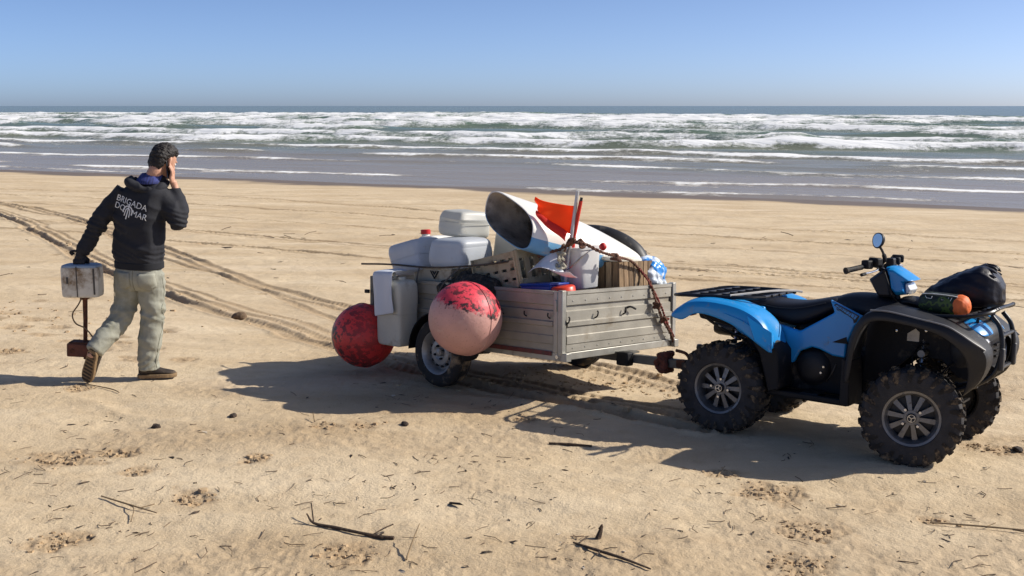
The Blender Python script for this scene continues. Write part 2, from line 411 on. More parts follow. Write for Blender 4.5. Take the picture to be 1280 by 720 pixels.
# ================================================================== sea
def build_sea():
    d = [34.0]
    while d[-1] < 330: d.append(d[-1] + (0.45 if d[-1] < 110 else (0.8 if d[-1] < 210 else 1.3)))
    while d[-1] < 9000: d.append(d[-1] * 1.12)
    d = np.array(d)
    s = list(np.arange(-330, 190, 0.9)); 
    pre = [-9000, -5000, -2500, -1200, -700, -500, -400]; post = [230, 300, 420, 700, 1200, 2500, 5000, 9000]
    s = np.array(pre + s + post)
    D, S = np.meshgrid(d, s, indexing='ij'); D = D.ravel(); S = S.ravel()
    far = sst(150, 400, D)
    z = np.full(D.shape, SEA); foam = np.zeros(D.shape)
    deep = sst(40, 75, D)
    # chop: wind waves running along the shore normal
    chop = fbm(S / 9.0, D / 3.2, 3, 90)
    z += (0.03 + 0.15 * deep + 0.22 * far) * chop * (1 - sst(400, 1500, D))
    z += 0.010 * fbm(S / 2.5, D / 0.8, 2, 92) * (1 - sst(60, 100, D))
    rng_ = random.Random(5)
    bands = [  # centre, height, back width, along-shore patchiness, foam width shoreward, foam behind, strength
        (305, 1.0, 9, -.1, 14, 4, .9), (275, 1.05, 8, .05, 18, 4, 1.0), (244, 1.0, 8, .2, 18, 5, 1.0), (212, 1.0, 8, .3, 18, 5, 1.05), (180, .95, 7, .3, 17, 5, 1.05),
        (148, .9, 6, .4, 14, 4, 1.0), (124, .85, 6, .2, 11, 3, .95), (101, .75, 5, .4, 10, 3, 1.0), (84, .6, 4, .55, 9, 3, 1.05), (72, .25, 3, .3, 5, 2, .95), (63, .16, 2.5, .25, 4.5, 2, .9), (54, .08, 2, .15, 3.5, 1.5, .9), (46, .05, 1.5, .05, 2.4, 1.2, .85), (41.5, .03, 1.2, .0, 1.6, .8, .8), (340, 1.3, 10, -.35, 6, 2, .8)]
    for i, (dc, h, w, pt, fw, fb, st) in enumerate(bands):
        c = dc + 0.09 * dc * fbm(S / (dc * .55), S * 0 + i * 7.7, 3, 100 + i) + 0.015 * dc * fbm(S / 8, S * 0 + i, 2, 130 + i)
        a = sst(-0.30, 0.25, fbm(S / (dc * .28), S * 0 + i * 3.1, 2, 160 + i) + pt)
        x = D - c
        prof = np.where(x > 0, np.exp(-(x / w) ** 2), np.exp(-(x / (w * 0.38)) ** 2))
        z += h * prof * (0.35 + 0.65 * a)
        crest = np.where(x > 0, np.exp(-(x / (fb * .5)) ** 2), np.exp(-(x / (fw * .24)) ** 2)) * a * st
        crest *= 0.80 + 0.40 * fbm(S / (dc * .05 + 2.0), D / (dc * .02 + .8), 2, 190 + i) + 0.30 * fbm(S / (dc * .010 + 1.2), D / (dc * .025 + .8), 3, 240 + i, .6)
        lace = np.where(x > 0, np.exp(-(x / (fb * 2.2)) ** 2), np.exp(-(x / fw) ** 2)) * a * .27
        fo = np.maximum(crest, lace)
        foam = np.maximum(foam, fo)
        z += 0.22 * h * fo * fbm(S / 1.6, D / 1.1, 2, 220 + i)
    # one plunging crest throwing spray
    c0 = 90.0; s0 = 3.0
    q = np.exp(-((D - c0) / 2.2) ** 2 - ((S + 22) / 3.0) ** 2); z += 0.9 * q * (1 + .5 * fbm(S / .8, D / .8, 2, 300)); foam = np.maximum(foam, q * 1.2)
    # whitecaps far out
    foam = np.maximum(foam, sst(0.50, 0.8, fbm(S / 22, D / 11, 3, 311)) * far * (1 - sst(900, 2500, D)) * .55)
    # thin film of water at the edge of the beach
    edge = 38.2 + 1.9 * fbm(S / 6.5, S * 0, 4, 400, .55) - 2.2 * np.exp(-((S - 11) / 7.0) ** 2)
    z -= 0.06 * (1 - sst(-0.3, 2.5, D - edge))
    foam = np.maximum(foam, np.exp(-((D - edge - .35) / .35) ** 2) * sst(-.05, .4, fbm(S / 5, S * 0 + 2, 2, 410) + .35 * np.exp(-((S - 11) / 6.0) ** 2)) * .8)
    X = SX * D + SY * S; Y = SY * D - SX * S
    nr, nc = len(d), len(s)
    V = np.stack([X, Y, z], 1).astype(np.float32)
    i = np.arange((nr - 1) * (nc - 1)); r_ = i // (nc - 1); c_ = i % (nc - 1); a = r_ * nc + c_
    Fq = np.stack([a, a + nc, a + nc + 1, a + 1], 1).astype(np.int32)
    me = bpy.data.meshes.new('sea')
    me.vertices.add(len(V)); me.vertices.foreach_set('co', V.ravel())
    me.loops.add(Fq.size); me.loops.foreach_set('vertex_index', Fq.ravel())
    me.polygons.add(len(Fq)); me.polygons.foreach_set('loop_start', np.arange(0, Fq.size, 4, dtype=np.int32))
    me.polygons.foreach_set('use_smooth', np.ones(len(Fq), bool)); me.update(calc_edges=True)
    bm = bmesh.new(); bm.from_mesh(me); bmesh.ops.recalc_face_normals(bm, faces=bm.faces); 
    if bm.faces[len(bm.faces) // 2].normal.z < 0: bmesh.ops.reverse_faces(bm, faces=bm.faces)
    bm.to_mesh(me); bm.free()
    me.attributes.new('foam', 'FLOAT', 'POINT').data.foreach_set('value', foam.astype(np.float32))
    me.attributes.new('offshore', 'FLOAT', 'POINT').data.foreach_set('value', D.astype(np.float32))
    me.attributes.new('rise', 'FLOAT', 'POINT').data.foreach_set('value', (z - SEA).astype(np.float32))
    m = bpy.data.materials.new('sea_water'); m.use_nodes = True; n = m.node_tree.nodes; L = m.node_tree.links; p = n['Principled BSDF']
    pos = n.new('ShaderNodeNewGeometry').outputs['Position']
    mp = n.new('ShaderNodeMapping'); mp.inputs['Rotation'].default_value = (0, 0, math.atan2(SX, SY)); L.new(pos, mp.inputs[0])
    st = n.new('ShaderNodeMapping'); st.inputs['Scale'].default_value = (.22, 1, 1); L.new(mp.outputs[0], st.inputs[0])
    st2 = n.new('ShaderNodeMapping'); st2.inputs['Scale'].default_value = (.55, 1, 1); L.new(mp.outputs[0], st2.inputs[0])
    def noise(sc, det=5, vec=None, ro=.6):
        q = n.new('ShaderNodeTexNoise'); q.inputs['Scale'].default_value = sc; q.inputs['Detail'].default_value = det; q.inputs['Roughness'].default_value = ro
        L.new(vec or pos, q.inputs['Vector']); return q.outputs[0]
    def rng(s_, a, b, c=0, d_=1):
        q = n.new('ShaderNodeMapRange'); L.new(s_, q.inputs[0])
        for k_, v_ in zip((1, 2, 3, 4), (a, b, c, d_)): q.inputs[k_].default_value = v_
        return q.outputs[0]
    def mth(op, a, b):
        q = n.new('ShaderNodeMath'); q.operation = op
        for s_, k_ in ((a, 0), (b, 1)):
            if hasattr(s_, 'links'): L.new(s_, q.inputs[k_])
            else: q.inputs[k_].default_value = s_
        return q.outputs[0]
    def mix(f, a, b):
        q = n.new('ShaderNodeMix'); q.data_type = 'RGBA'
        for s_, k_ in ((f, 0), (a, 6), (b, 7)):
            if hasattr(s_, 'links'): L.new(s_, q.inputs[k_])
            else: q.inputs[k_].default_value = s_ if k_ == 0 else (*s_, 1)
        return q.outputs[2]
    def att(nm):
        q = n.new('ShaderNodeAttribute'); q.attribute_name = nm; return q.outputs['Fac']
    off = mth('ADD', att('offshore'), rng(noise(.12, 4, st.outputs[0]), .3, .7, -9, 9))
    c = mix(rng(off, 48, 92), (0.250, 0.195, 0.115), (0.140, 0.180, 0.128))
    c = mix(rng(off, 150, 420), c, (0.150, 0.190, 0.155))
    c = mix(rng(att('rise'), .25, .95, 0, .65), c, (0.130, 0.215, 0.145))
    c = mix(rng(noise(.5, 5, st.outputs[0]), .5, .72, 0, .35), c, (0.21, 0.165, 0.125))
    f1 = noise(.40, 9, st2.outputs[0], .72); f2 = noise(1.9, 7, None, .7)
    fm = mth('ADD', att('foam'), mth('ADD', rng(f1, .28, .72, -.40, .26), rng(f2, .3, .7, -.26, .20)))
    fm = rng(fm, .24, .60)
    c = mix(fm, c, (0.82, 0.83, 0.83))
    L.new(c, p.inputs['Base Color'])
    q = n.new('ShaderNodeMapRange'); L.new(fm, q.inputs[0]); q.inputs[3].default_value = .24; q.inputs[4].default_value = .85; L.new(q.outputs[0], p.inputs['Roughness'])
    p.inputs['IOR'].default_value = 1.33; p.inputs['Specular IOR Level'].default_value = .25
    b = n.new('ShaderNodeBump'); b.inputs['Distance'].default_value = .25; b.inputs['Strength'].default_value = .6
    L.new(mth('ADD', noise(1.6, 6, st.outputs[0]), mth('MULTIPLY', fm, .5)), b.inputs['Height']); 
    L.new(rng(att('offshore'), 40, 90, .12, .75), b.inputs['Strength'])
    L.new(b.outputs[0], p.inputs['Normal'])
    o = ob('sea', me, m); tag(o, 'grey green sea with rows of white breakers', 'sea', kind='structure')
build_sea()

# ================================================================== materials of the things
M_TYRE = mat('tyre_rubber', (0.034, 0.033, 0.035), .82, var=.3, scale=14, bump=.3, bscale=120, dirt=((.11, .085, .06), .16, 26), spec=.3)
M_TREAD = mat('dusty_tread_rubber', (0.026, 0.023, 0.021), .88, var=.4, scale=22, bump=.4, bscale=120, dirt=((.17, .125, .08), .36, 24), spec=.25)
M_TYRE2 = mat('trailer_tyre_rubber', (0.024, 0.023, 0.023), .8, var=.3, scale=14, bump=.2, bscale=90, dirt=(DUST, .3, 7), spec=.3)
M_BLUE = mat('blue_plastic_body', (0.008, 0.245, 0.620), .34, var=.05, scale=3, dirt=((.16, .22, .30), .14, 13), coat=.2)
M_BLK = mat('black_plastic_body', (0.014, 0.0145, 0.018), .50, spec=.35, var=.2, scale=6, bump=.12, bscale=260, dirt=((.10, .082, .065), .10, 11))
M_BLK2 = mat('matt_black_plastic', (0.008, 0.008, 0.010), .65, spec=.3, var=.25, scale=9, bump=.15, bscale=220, dirt=((.12, .095, .07), .2, 8))
M_SEAT = mat('black_seat_vinyl', (0.008, 0.009, 0.015), .5, spec=.32, var=.15, scale=5, bump=.12, bscale=300, dirt=((.10, .09, .08), .1, 7))
M_STEEL = mat('dark_steel_tube', (0.022, 0.022, 0.024), .38, .4, var=.2, scale=20, dirt=((.14, .11, .08), .12, 14))
M_CHROME = mat('bright_metal', (0.55, 0.55, 0.56), .25, .95, var=.1, scale=30)
M_ALLOY = mat('machined_alloy', (0.17, 0.17, 0.175), .42, .7, var=.15, scale=25, dirt=((.10, .085, .065), .2, 22))
M_LENS = mat('headlight_lens', (0.72, 0.74, 0.76), .12, var=.1, scale=12, coat=.6)
M_GLASS = mat('mirror_glass', (0.45, 0.47, 0.48), .04, 1.0, var=.02)
M_STICK = mat('pale_sticker', (0.55, 0.50, 0.42), .5, var=.15, scale=30)
M_PRINT = mat('dark_print', (0.008, 0.010, 0.016), .5, var=.05)
M_WPRINT = mat('white_print', (0.76, 0.76, 0.73), .7, var=.12, scale=60)
M_RUST = mat('rusty_iron', (0.115, 0.042, 0.022), .85, .2, var=.45, scale=25, bump=.5, bscale=90, dirt=((.05, .022, .014), .4, 18))

def ellipse_ring(c, rx, rz, n=16, yaw=0, p=2.0, tilt=0):
    """superellipse ring in the plane of local x and z, used along y"""
    out = []
    for k in range(n):
        a = 2 * math.pi * k / n; ca, sa = math.cos(a), math.sin(a)
        out.append((c[0] + rx * math.copysign(abs(ca) ** (2 / p), ca), c[1], c[2] + rz * math.copysign(abs(sa) ** (2 / p), sa)))
    return out

def crease(o, ncol, cols, val=1.0):
    """sharpen lengthwise lines of a grid mesh under subdivision"""
    me = o.data; at = me.attributes.new('crease_edge', 'FLOAT', 'EDGE')
    for e in me.edges:
        a, b = e.vertices
        if a % ncol == b % ncol and a % ncol in cols: at.data[e.index].value = val

def text_mesh(txt, size, ext=0.001, name='lettering', bold=0.0):
    cu = bpy.data.curves.new('t', 'FONT'); cu.body = txt; cu.size = size; cu.extrude = ext; cu.align_x = 'CENTER'; cu.align_y = 'CENTER'; cu.offset = bold
    cu.resolution_u = 3
    o = bpy.data.objects.new('t', cu); COL.objects.link(o)
    dg = bpy.context.evaluated_depsgraph_get(); dg.update()
    me = bpy.data.meshes.new_from_object(o.evaluated_get(dg)); bpy.data.objects.remove(o); bpy.data.curves.remove(cu)
    me.name = name; me.materials.clear(); return me

# ================================================================== quad bike
def build_quad():
    root = empty('quad_bike', (2.160, 7.249, -0.041), (R(-3.8), 0, R(-35.53)))
    tag(root, 'blue and black quad bike with rack bags, parked on the sand towing the trailer', 'quad bike')
    def part(name, mb, m, parent=root, **k): return mb.build(name, m, parent, **k)
    # ---- wheels
    def tyre_mesh(rad, w, rim, seed):
        mb = MB(); h = w / 2
        prof = [(rim, -h * .80), (rim + .012, -h * .96), (rim + .05, -h * 1.0), (rad - .055, -h * .99), (rad - .028, -h * .90), (rad - .016, -h * .72), (rad - .012, -h * .3), (rad - .012, h * .3), (rad - .016, h * .72),
                (rad - .028, h * .90), (rad - .055, h * .99), (rim + .05, h), (rim + .012, h * .96), (rim, h * .80)]
        mb.lathe(prof, 56, axis='y', cap=False)
        N = 22          # lugs carry the dusty tread rubber
        for k in range(N):
            for side in (-1, 1):
                a0 = 2 * math.pi * (k + (0.25 if side > 0 else 0)) / N
                # centre block, slanted, then shoulder block running down the side wall
                for (y0, y1, r0, r1, da, wd) in ((.06, .50, -.014, .004, .03, .085), (.52, .93, -.022, -.001, .10, .095), (.90, 1.03, -.075, -.020, .13, .075)):
                    v = []
                    for (yy, ra, dd) in ((y0, 0, 0), (y1, 0, da)):
                        for rr in ((r0, r1) if y0 < .85 else ((-.03, -.006) if yy == y0 else (-.085, -.05))):
                            for s_ in (-1, 1):
                                aa = a0 + dd * (1 if k % 2 else .6) + s_ * wd * .5
                                if y0 < .85: q = rad + rr - (0.012 * (yy > .8))
                                else: q = rad + rr
                                v.append((q * math.cos(aa), side * h * (yy if y0 < .85 else (0.93 if (yy == y0) else 1.025)), q * math.sin(aa)))
                    f = [(0, 1, 3, 2), (4, 6, 7, 5), (0, 4, 5, 1), (2, 3, 7, 6), (0, 2, 6, 4), (1, 5, 7, 3)]
                    mb.add(v, f, 1)
        return mb.mesh('tyre', 32)
    def rim_mesh(rim, w):
        mb = MB(); h = w / 2
        # side -1 is the outside
        mb.lathe([(rim - .012, h * .8), (rim - .02, h * .3), (rim - .028, -h * .35), (rim - .016, -h * .72), (rim - .006, -h * .86), (rim + .008, -h * .90), (rim + .008, -h * .80), (rim - .004, -h * .6), (rim - .004, h * .8)], 40, axis='y', cap=False, mi=0)
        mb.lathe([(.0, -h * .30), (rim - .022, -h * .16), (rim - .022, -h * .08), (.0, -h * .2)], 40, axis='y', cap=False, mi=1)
        for k in range(10):
            a = 2 * math.pi * k / 10
            M = Matrix.Rotation(a, 3, 'Y')
            for r0, r1, w0, w1, y0, y1 in ((.035, rim - .018, .011, .016, -h * .58, -h * .50),):
                v = [M @ Vector(p) for p in ((r0, y0, -w0), (r0, y0, w0), (r1, y1, w1), (r1, y1, -w1), (r0, y0 + .02, -w0), (r0, y0 + .02, w0), (r1, y1 + .02, w1), (r1, y1 + .02, -w1))]
                mb.add(v, [(0, 3, 2, 1), (4, 5, 6, 7), (0, 1, 5, 4), (2, 3, 7, 6), (1, 2, 6, 5), (0, 4, 7, 3)], 0)
        mb.lathe([(.0, -h * .62), (.045, -h * .60), (.05, -h * .5), (.05, -h * .2)], 20, axis='y', cap=False, mi=0)
        for k in range(4):
            a = 2 * math.pi * (k + .5) / 4
            mb.lathe([(.0, -h * .72), (.008, -h * .72), (.009, -h * .5)], 8, (0.06 * math.cos(a), 0, .06 * math.sin(a)), 'y', False, 2)
        return mb.mesh('rim')
    def cap_mesh(w):
        mb = MB(); h = w / 2
        mb.lathe([(.0, -h * .80), (.024, -h * .79), (.028, -h * .74), (.028, -h * .55)], 20, axis='y', cap=False, mi=0)
        mb.lathe([(.021, -h * .805), (.0235, -h * .805), (.0235, -h * .79), (.021, -h * .79)], 20, axis='y', cap=False, mi=1)
        for k in range(3):
            a = math.pi / 2 + 2 * math.pi * k / 3; M = Matrix.Rotation(a, 3, 'Y')
            mb.box(M @ Vector((.010, -h * .81, 0)), (.020, .003, .004), M, 1)
            mb.box(M @ Vector((.019, -h * .81, 0)), (.004, .003, .014), M, 1)
        return mb.mesh('hub_cap')
    specs = {'f': (.305, .205, .160), 'r': (.305, .265, .160)}
    cache = {k: (tyre_mesh(*v, 1), rim_mesh(v[2], v[1]), cap_mesh(v[1])) for k, v in specs.items()}
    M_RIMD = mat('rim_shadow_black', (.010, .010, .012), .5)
    for k, x, y, steer in (('r', -.615, -.425, 0), ('r', -.615, .425, 0), ('f', .615, -.455, 15), ('f', .615, .455, 13)):
        wh = empty('wheel', (x, y, .295)); wh.parent = root
        wh.rotation_euler = (0, R(37 * (x + y)), R(steer) + (math.pi if y > 0 else 0)); wh.rotation_mode = 'XYZ'
        t, r_, c_ = cache[k]
        ob('tyre', t, [M_TYRE, M_TREAD], wh); ob('rim', r_, [M_ALLOY, M_RIMD, M_CHROME], wh); ob('hub_cap', c_, [M_PRINT, M_CHROME], wh)
    # ---- rear fenders (blue)
    st = [(-.985, .738, .760), (-.955, .728, .790), (-.90, .718, .828), (-.865, .742, .846), (-.81, .782, .858), (-.71, .778, .866), (-.56, .740, .853), (-.47, .698, .834), (-.37, .630, .788), (-.30, .592, .715), (-.262, .572, .60)]
    for sd_ in (-1, 1):
        rows = []
        for i, (x, zl, zt_) in enumerate(st):
            t = i / (len(st) - 1)
            rows.append([(x, sd_ * -0 + sd_ * .545, zl), (x + .005, sd_ * .553, zl + (zt_ - zl) * .55), (x, sd_ * .535, zt_ - .006), (x, sd_ * .50, zt_ + .006), (x - .01, sd_ * .40, zt_ + .016 - .05 * (t > .8)), (x - .01 + .02 * t, sd_ * .275, zt_ + .014 - .07 * max(0, t - .6))])
        fd = part('rear_fender', MB().grid(rows), M_BLUE, solid=.008, sub=2); crease(fd, 6, (0, 2, 3), .9)
        part('fender_flare', MB().add([(-.44, sd_ * .556, .800), (-.270, sd_ * .535, .705), (-.258, sd_ * .538, .575), (-.355, sd_ * .604, .652), (-.40, sd_ * .53, .66)], [(0, 1, 3), (1, 2, 3), (0, 3, 4), (3, 2, 4)]), M_BLUE, fd, bevel=.004)
        part('fender_crease', MB().tube(smooth_path([(-.60, sd_ * .552, .80), (-.46, sd_ * .556, .76), (-.36, sd_ * .556, .70), (-.285, sd_ * .552, .62)], 5), [.004] * 16), M_BLUE, fd)
        # blue tail panel inside the wheel arch, black splash guard, black strap strut
        part('tail_panel', MB().prism([(-.80, .835), (-.44, .835), (-.40, .66), (-.50, .60), (-.60, .64), (-.74, .75)], sd_ * .24, sd_ * .275), M_BLUE, bevel=.01)
        part('splash_guard', MB().prism([(-.46, .70), (-.30, .66), (-.235, .58), (-.215, .34), (-.29, .31), (-.315, .40), (-.36, .55)], sd_ * .245, sd_ * .50), M_BLK2, bevel=.012)
        part('fender_strut', MB().tube(smooth_path([(-.79, sd_ * .50, .79), (-.74, sd_ * .44, .72), (-.64, sd_ * .36, .65), (-.55, sd_ * .28, .60)], 4), .010), M_STEEL)
        part('bolt', MB().lathe([(.0, .006), (.010, .005), (.011, 0)], 10, (-.30, sd_ * .505, .585), 'y', False), M_CHROME)
    # ---- seat
    rings = []
    for x, zt_, zb, w in ((-.735, .845, .80, .10), (-.71, .868, .79, .15), (-.62, .885, .765, .185), (-.50, .878, .745, .195), (-.36, .868, .715, .195), (-.25, .876, .690, .190), (-.15, .898, .735, .18), (-.06, .925, .79, .165), (.0, .935, .83, .145), (.025, .925, .86, .12)):
        rings.append([(x, -w, zb), (x, -w * 1.04, zb + (zt_ - zb) * .5), (x, -w * .96, zt_ - .028), (x, -w * .72, zt_ - .004), (x, 0, zt_ + .004), (x, w * .72, zt_ - .004), (x, w * .96, zt_ - .028), (x, w * 1.04, zb + (zt_ - zb) * .5), (x, w, zb)])
    stt = part('seat', MB().loft(rings), M_SEAT, sub=2)
    part('seat_piping', MB().tube(smooth_path([(-.66, -.195, .845), (-.50, -.205, .842), (-.36, -.205, .832), (-.22, -.198, .845), (-.06, -.172, .892)], 5), .004, 6), M_BLK, stt)
    # ---- centre console over the tank
    rings = []
    for x, zt_, w, zb in ((-.07, .905, .12, .80), (.02, .955, .15, .80), (.13, .970, .175, .80), (.24, .968, .185, .80), (.33, .948, .19, .80), (.43, .935, .20, .80), (.54, .910, .21, .80), (.60, .885, .20, .80)):
        rings.append([(x, -w - .03, zb), (x, -w, zt_ - .055), (x, -w * .8, zt_ - .014), (x, -w * .35, zt_), (x, 0, zt_ + .003), (x, w * .35, zt_), (x, w * .8, zt_ - .014), (x, w, zt_ - .055), (x, w + .03, zb)])
    part('tank_cover', MB().loft(rings), M_BLK, sub=2)
    part('dash_hood', MB().loft([[(x, -w, z - .05), (x, -w * .8, z), (x, 0, z + .012), (x, w * .8, z), (x, w, z - .05)] for x, z, w in ((.36, .95, .10), (.43, .972, .13), (.50, .962, .13), (.56, .925, .10))]), M_BLK, sub=2)
    # ---- blue side panels with lettering
    outl = [(-.345, .735), (-.184, .702), (.036, .846), (.0, .928), (.217, .842), (.171, .769), (.128, .650), (.124, .562), (.040, .567), (-.05, .60), (-.096, .606), (-.175, .571), (-.213, .491), (-.261, .474), (-.355, .538)]
    for sd_ in (-1, 1):
        pn = part('side_panel', MB().prism(outl, sd_ * .235, sd_ * .272), M_BLUE, bevel=.012, seg=3)
        part('panel_vent', MB().prism([(.035, .655), (.125, .70), (.135, .655)], sd_ * .262, sd_ * .276), M_BLK2, pn)
        part('panel_band', MB().prism([(.028, .895), (.045, .905), (.200, .842), (.182, .800), (.165, .792), (.16, .815)], sd_ * .270, sd_ * .2735), M_BLK, pn)
        part('panel_band_face', MB().prism([(.040, .891), (.048, .897), (.187, .841), (.172, .817)], sd_ * .272, sd_ * .2750), M_BLUE, pn)
        me = text_mesh('GRIZZLY', .036, .001)
        a = co(me); ang = math.atan2(.835 - .885, .175 - .045)
        x = a[:, 0] * .95 + a[:, 1] * .25; y = a[:, 1]
        cx, cz = .112, .855
        s_ = 1 if sd_ < 0 else -1
        x = x * s_
        out = np.stack([cx + x * math.cos(ang) * 1.0 - y * math.sin(ang) * .6, np.full(len(a), sd_ * .2755) + a[:, 2], cz + x * math.sin(ang) + y], 1)
        setco(me, out); fin(me); ob('lettering', me, M_PRINT, pn)
    # ---- engine, footwells, chassis
    part('engine', MB().box((-.05, 0, .46), (.62, .40, .30)).box((-.05, 0, .66), (.40, .26, .20)), M_BLK2, bevel=.03, seg=3)
    part('chassis', MB().box((-.02, 0, .285), (1.15, .34, .05)).tube([(-.80, -.14, .42), (-.40, -.16, .30), (.45, -.16, .30), (.90, -.13, .48)], .018).tube([(-.80, .14, .42), (-.40, .16, .30), (.45, .16, .30), (.90, .13, .48)], .018)
         .tube([(-.75, -.16, .80), (-.50, -.16, .50), (-.40, -.16, .30)], .016).tube([(-.75, .16, .80), (-.50, .16, .50), (-.40, .16, .30)], .016), M_STEEL)
    part('skid_plate', MB().prism([(-.65, .265), (.55, .255), (.80, .33), (.80, .345), (.54, .27), (-.65, .28)], -.17, .17), M_STEEL)
    for sd_ in (-1, 1):
        part('footwell', MB().box((-.05, sd_ * .35, .300), (.54, .22, .022)).box((-.05, sd_ * .455, .312), (.50, .018, .035)).prism([(.18, .30), (.245, .30), (.225, .58), (.18, .60)], sd_ * .24, sd_ * .50)
             .prism([(-.30, .31), (.20, .31), (.20, .60), (-.30, .55)], sd_ * .205, sd_ * .235), M_BLK2, bevel=.008)
        part('foot_peg', MB().box((-.04, sd_ * .36, .322), (.12, .14, .02)), M_STEEL, bevel=.005)
        part('clutch_cover', MB().lathe([(.0, sd_ * .278), (.06, sd_ * .276), (.10, sd_ * .264), (.118, sd_ * .235)], 28, (-.09, 0, .47), 'y', False), M_BLK, ang=60)
        part('gear_lever', MB().tube(smooth_path([(.02, sd_ * .28, .40), (.06, sd_ * .30, .46), (.08, sd_ * .30, .52)], 4), .007), M_STEEL)
        for bx_, bz_ in ((-.005, .49), (-.02, .45)): part('bolt', MB().lathe([(.0, sd_ * .292), (.007, sd_ * .292), (.008, sd_ * .27)], 8, (bx_, 0, bz_), 'y', False), M_CHROME)
        # suspension arms and springs
        for x in (-.615, .615):
            part('suspension_arm', MB().tube([(x - .13, sd_ * .14, .34), (x, sd_ * .40, .28)], .014).tube([(x + .13, sd_ * .14, .34), (x, sd_ * .40, .28)], .014)
                 .tube([(x - .10, sd_ * .15, .43), (x, sd_ * .38, .37)], .012).tube([(x + .10, sd_ * .15, .43), (x, sd_ * .38, .37)], .012).tube([(x, 0, .31), (x, sd_ * .42, .295)], .016), M_STEEL)
            a, b = Vector((x - .01, sd_ * .33, .36)), Vector((x - .03, sd_ * .20, .74))
            sp_ = part('shock_absorber', MB().tube([a, a.lerp(b, .55)], .020).tube([a.lerp(b, .5), b], .013), M_CHROME)
            pts = []
            d_ = (b - a).normalized(); u_ = d_.orthogonal().normalized(); w_ = d_.cross(u_)
            for k in range(97):
                t = k / 96; an = 2 * math.pi * 8 * t
                pts.append(a.lerp(b, .12 + .8 * t) + (u_ * math.cos(an) + w_ * math.sin(an)) * .032)
            part('spring', MB().tube(pts, .0065, 6), M_BLK2, sp_)
        part('brake_disc', MB().lathe([(.02, sd_ * .30), (.10, sd_ * .30), (.10, sd_ * .305), (.02, sd_ * .305)], 28, (.615, 0, .295), 'y', False), M_CHROME)
    # ---- front fenders (black) and inner arches
    stf = [(.195, .445, .238, .445, .50), (.217, .598, .255, .60, .52), (.231, .754, .275, .725, .53), (.285, .860, .312, .822, .535), (.340, .912, .370, .858, .535), (.455, .915, .45, .866, .535), (.640, .890, .61, .848, .535), (.785, .870, .755, .822, .53),
           (.865, .830, .835, .772, .52), (.935, .786, .890, .722, .50), (1.005, .738, .905, .67, .46), (1.012, .655, .918, .60, .44), (.985, .570, .912, .545, .42), (.93, .500, .895, .480, .40), (.885, .455, .875, .435, .39)]
    for sd_ in (-1, 1):
        rows = []
        for i, (xu, zu, xl, zl, yo) in enumerate(stf):
            t = i / (len(stf) - 1); inn = .235 if i < 10 else .235 + .02 * (i - 9)
            lift = .022 * math.sin(math.pi * min(1, max(0, (i - 2) / 8)))
            rows.append([(xl, sd_ * (yo + .012), zl), ((xu + xl) / 2, sd_ * (yo + .018), (zu + zl) / 2), (xu, sd_ * yo, zu - .004), (xu + .004, sd_ * (yo - .03), zu + .006), (xu + .004, sd_ * (yo * .6 + inn * .4), zu + lift), (xu, sd_ * inn, zu + lift)])
        ff = part('front_fender', MB().grid(rows), M_BLK, solid=.008, sub=2); crease(ff, 6, (0, 2, 3), .9)
        part('fender_rib', MB().tube(smooth_path([(.345, sd_ * .530, .916), (.46, sd_ * .530, .918), (.64, sd_ * .530, .893), (.785, sd_ * .526, .870), (.865, sd_ * .515, .832), (.935, sd_ * .495, .787), (1.0, sd_ * .46, .744)], 5), .006, 6), mat('worn_grey_plastic', (.16, .16, .17), .5), ff)
        ar = part('inner_arch', MB().prism([(.22, .42), (.24, .84), (.40, .90), (.62, .88), (.85, .82), (.93, .70), (.93, .50), (.80, .52), (.70, .62), (.52, .62), (.40, .50), (.30, .40)], sd_ * .195, sd_ * .215), M_BLK2, bevel=.006)
        part('sticker', MB().prism([(.488, .715), (.560, .715), (.560, .775), (.535, .795), (.488, .760)], sd_ * .216, sd_ * .219), M_STICK, ar)
        part('sticker', MB().prism([(.745, .735), (.778, .735), (.778, .785), (.745, .785)], sd_ * .216, sd_ * .219), M_STICK, ar)
        for bx_, bz_ in ((.42, .77), (.60, .79)): part('bolt', MB().lathe([(.0, sd_ * .224), (.008, sd_ * .223), (.009, sd_ * .21)], 8, (bx_, 0, bz_), 'y', False), M_CHROME, ar)
        part('reservoir', MB().lathe([(.0, sd_ * .30), (.022, sd_ * .30), (.024, sd_ * .28), (.024, sd_ * .22)], 14, (.60, 0, .655), 'y', False), M_ALLOY)
    # ---- front: nose, lamps, bumper
    nose = []
    for x, w, z0, z1 in ((.70, .25, .50, .88), (.82, .25, .50, .88), (.90, .22, .52, .86), (.955, .16, .56, .82), (.975, .10, .60, .78)):
        nose.append([(x, -w, z0), (x, -w, (z0 + z1) / 2), (x, -w * .85, z1), (x, 0, z1 + .015), (x, w * .85, z1), (x, w, (z0 + z1) / 2), (x, w, z0)])
    part('nose_cowl', MB().loft(nose), M_BLK, sub=1)
    for z in (.665, .70, .735): part('grille_slat', MB().box((.976, 0, z), (.02, .17, .012)), M_BLK2)
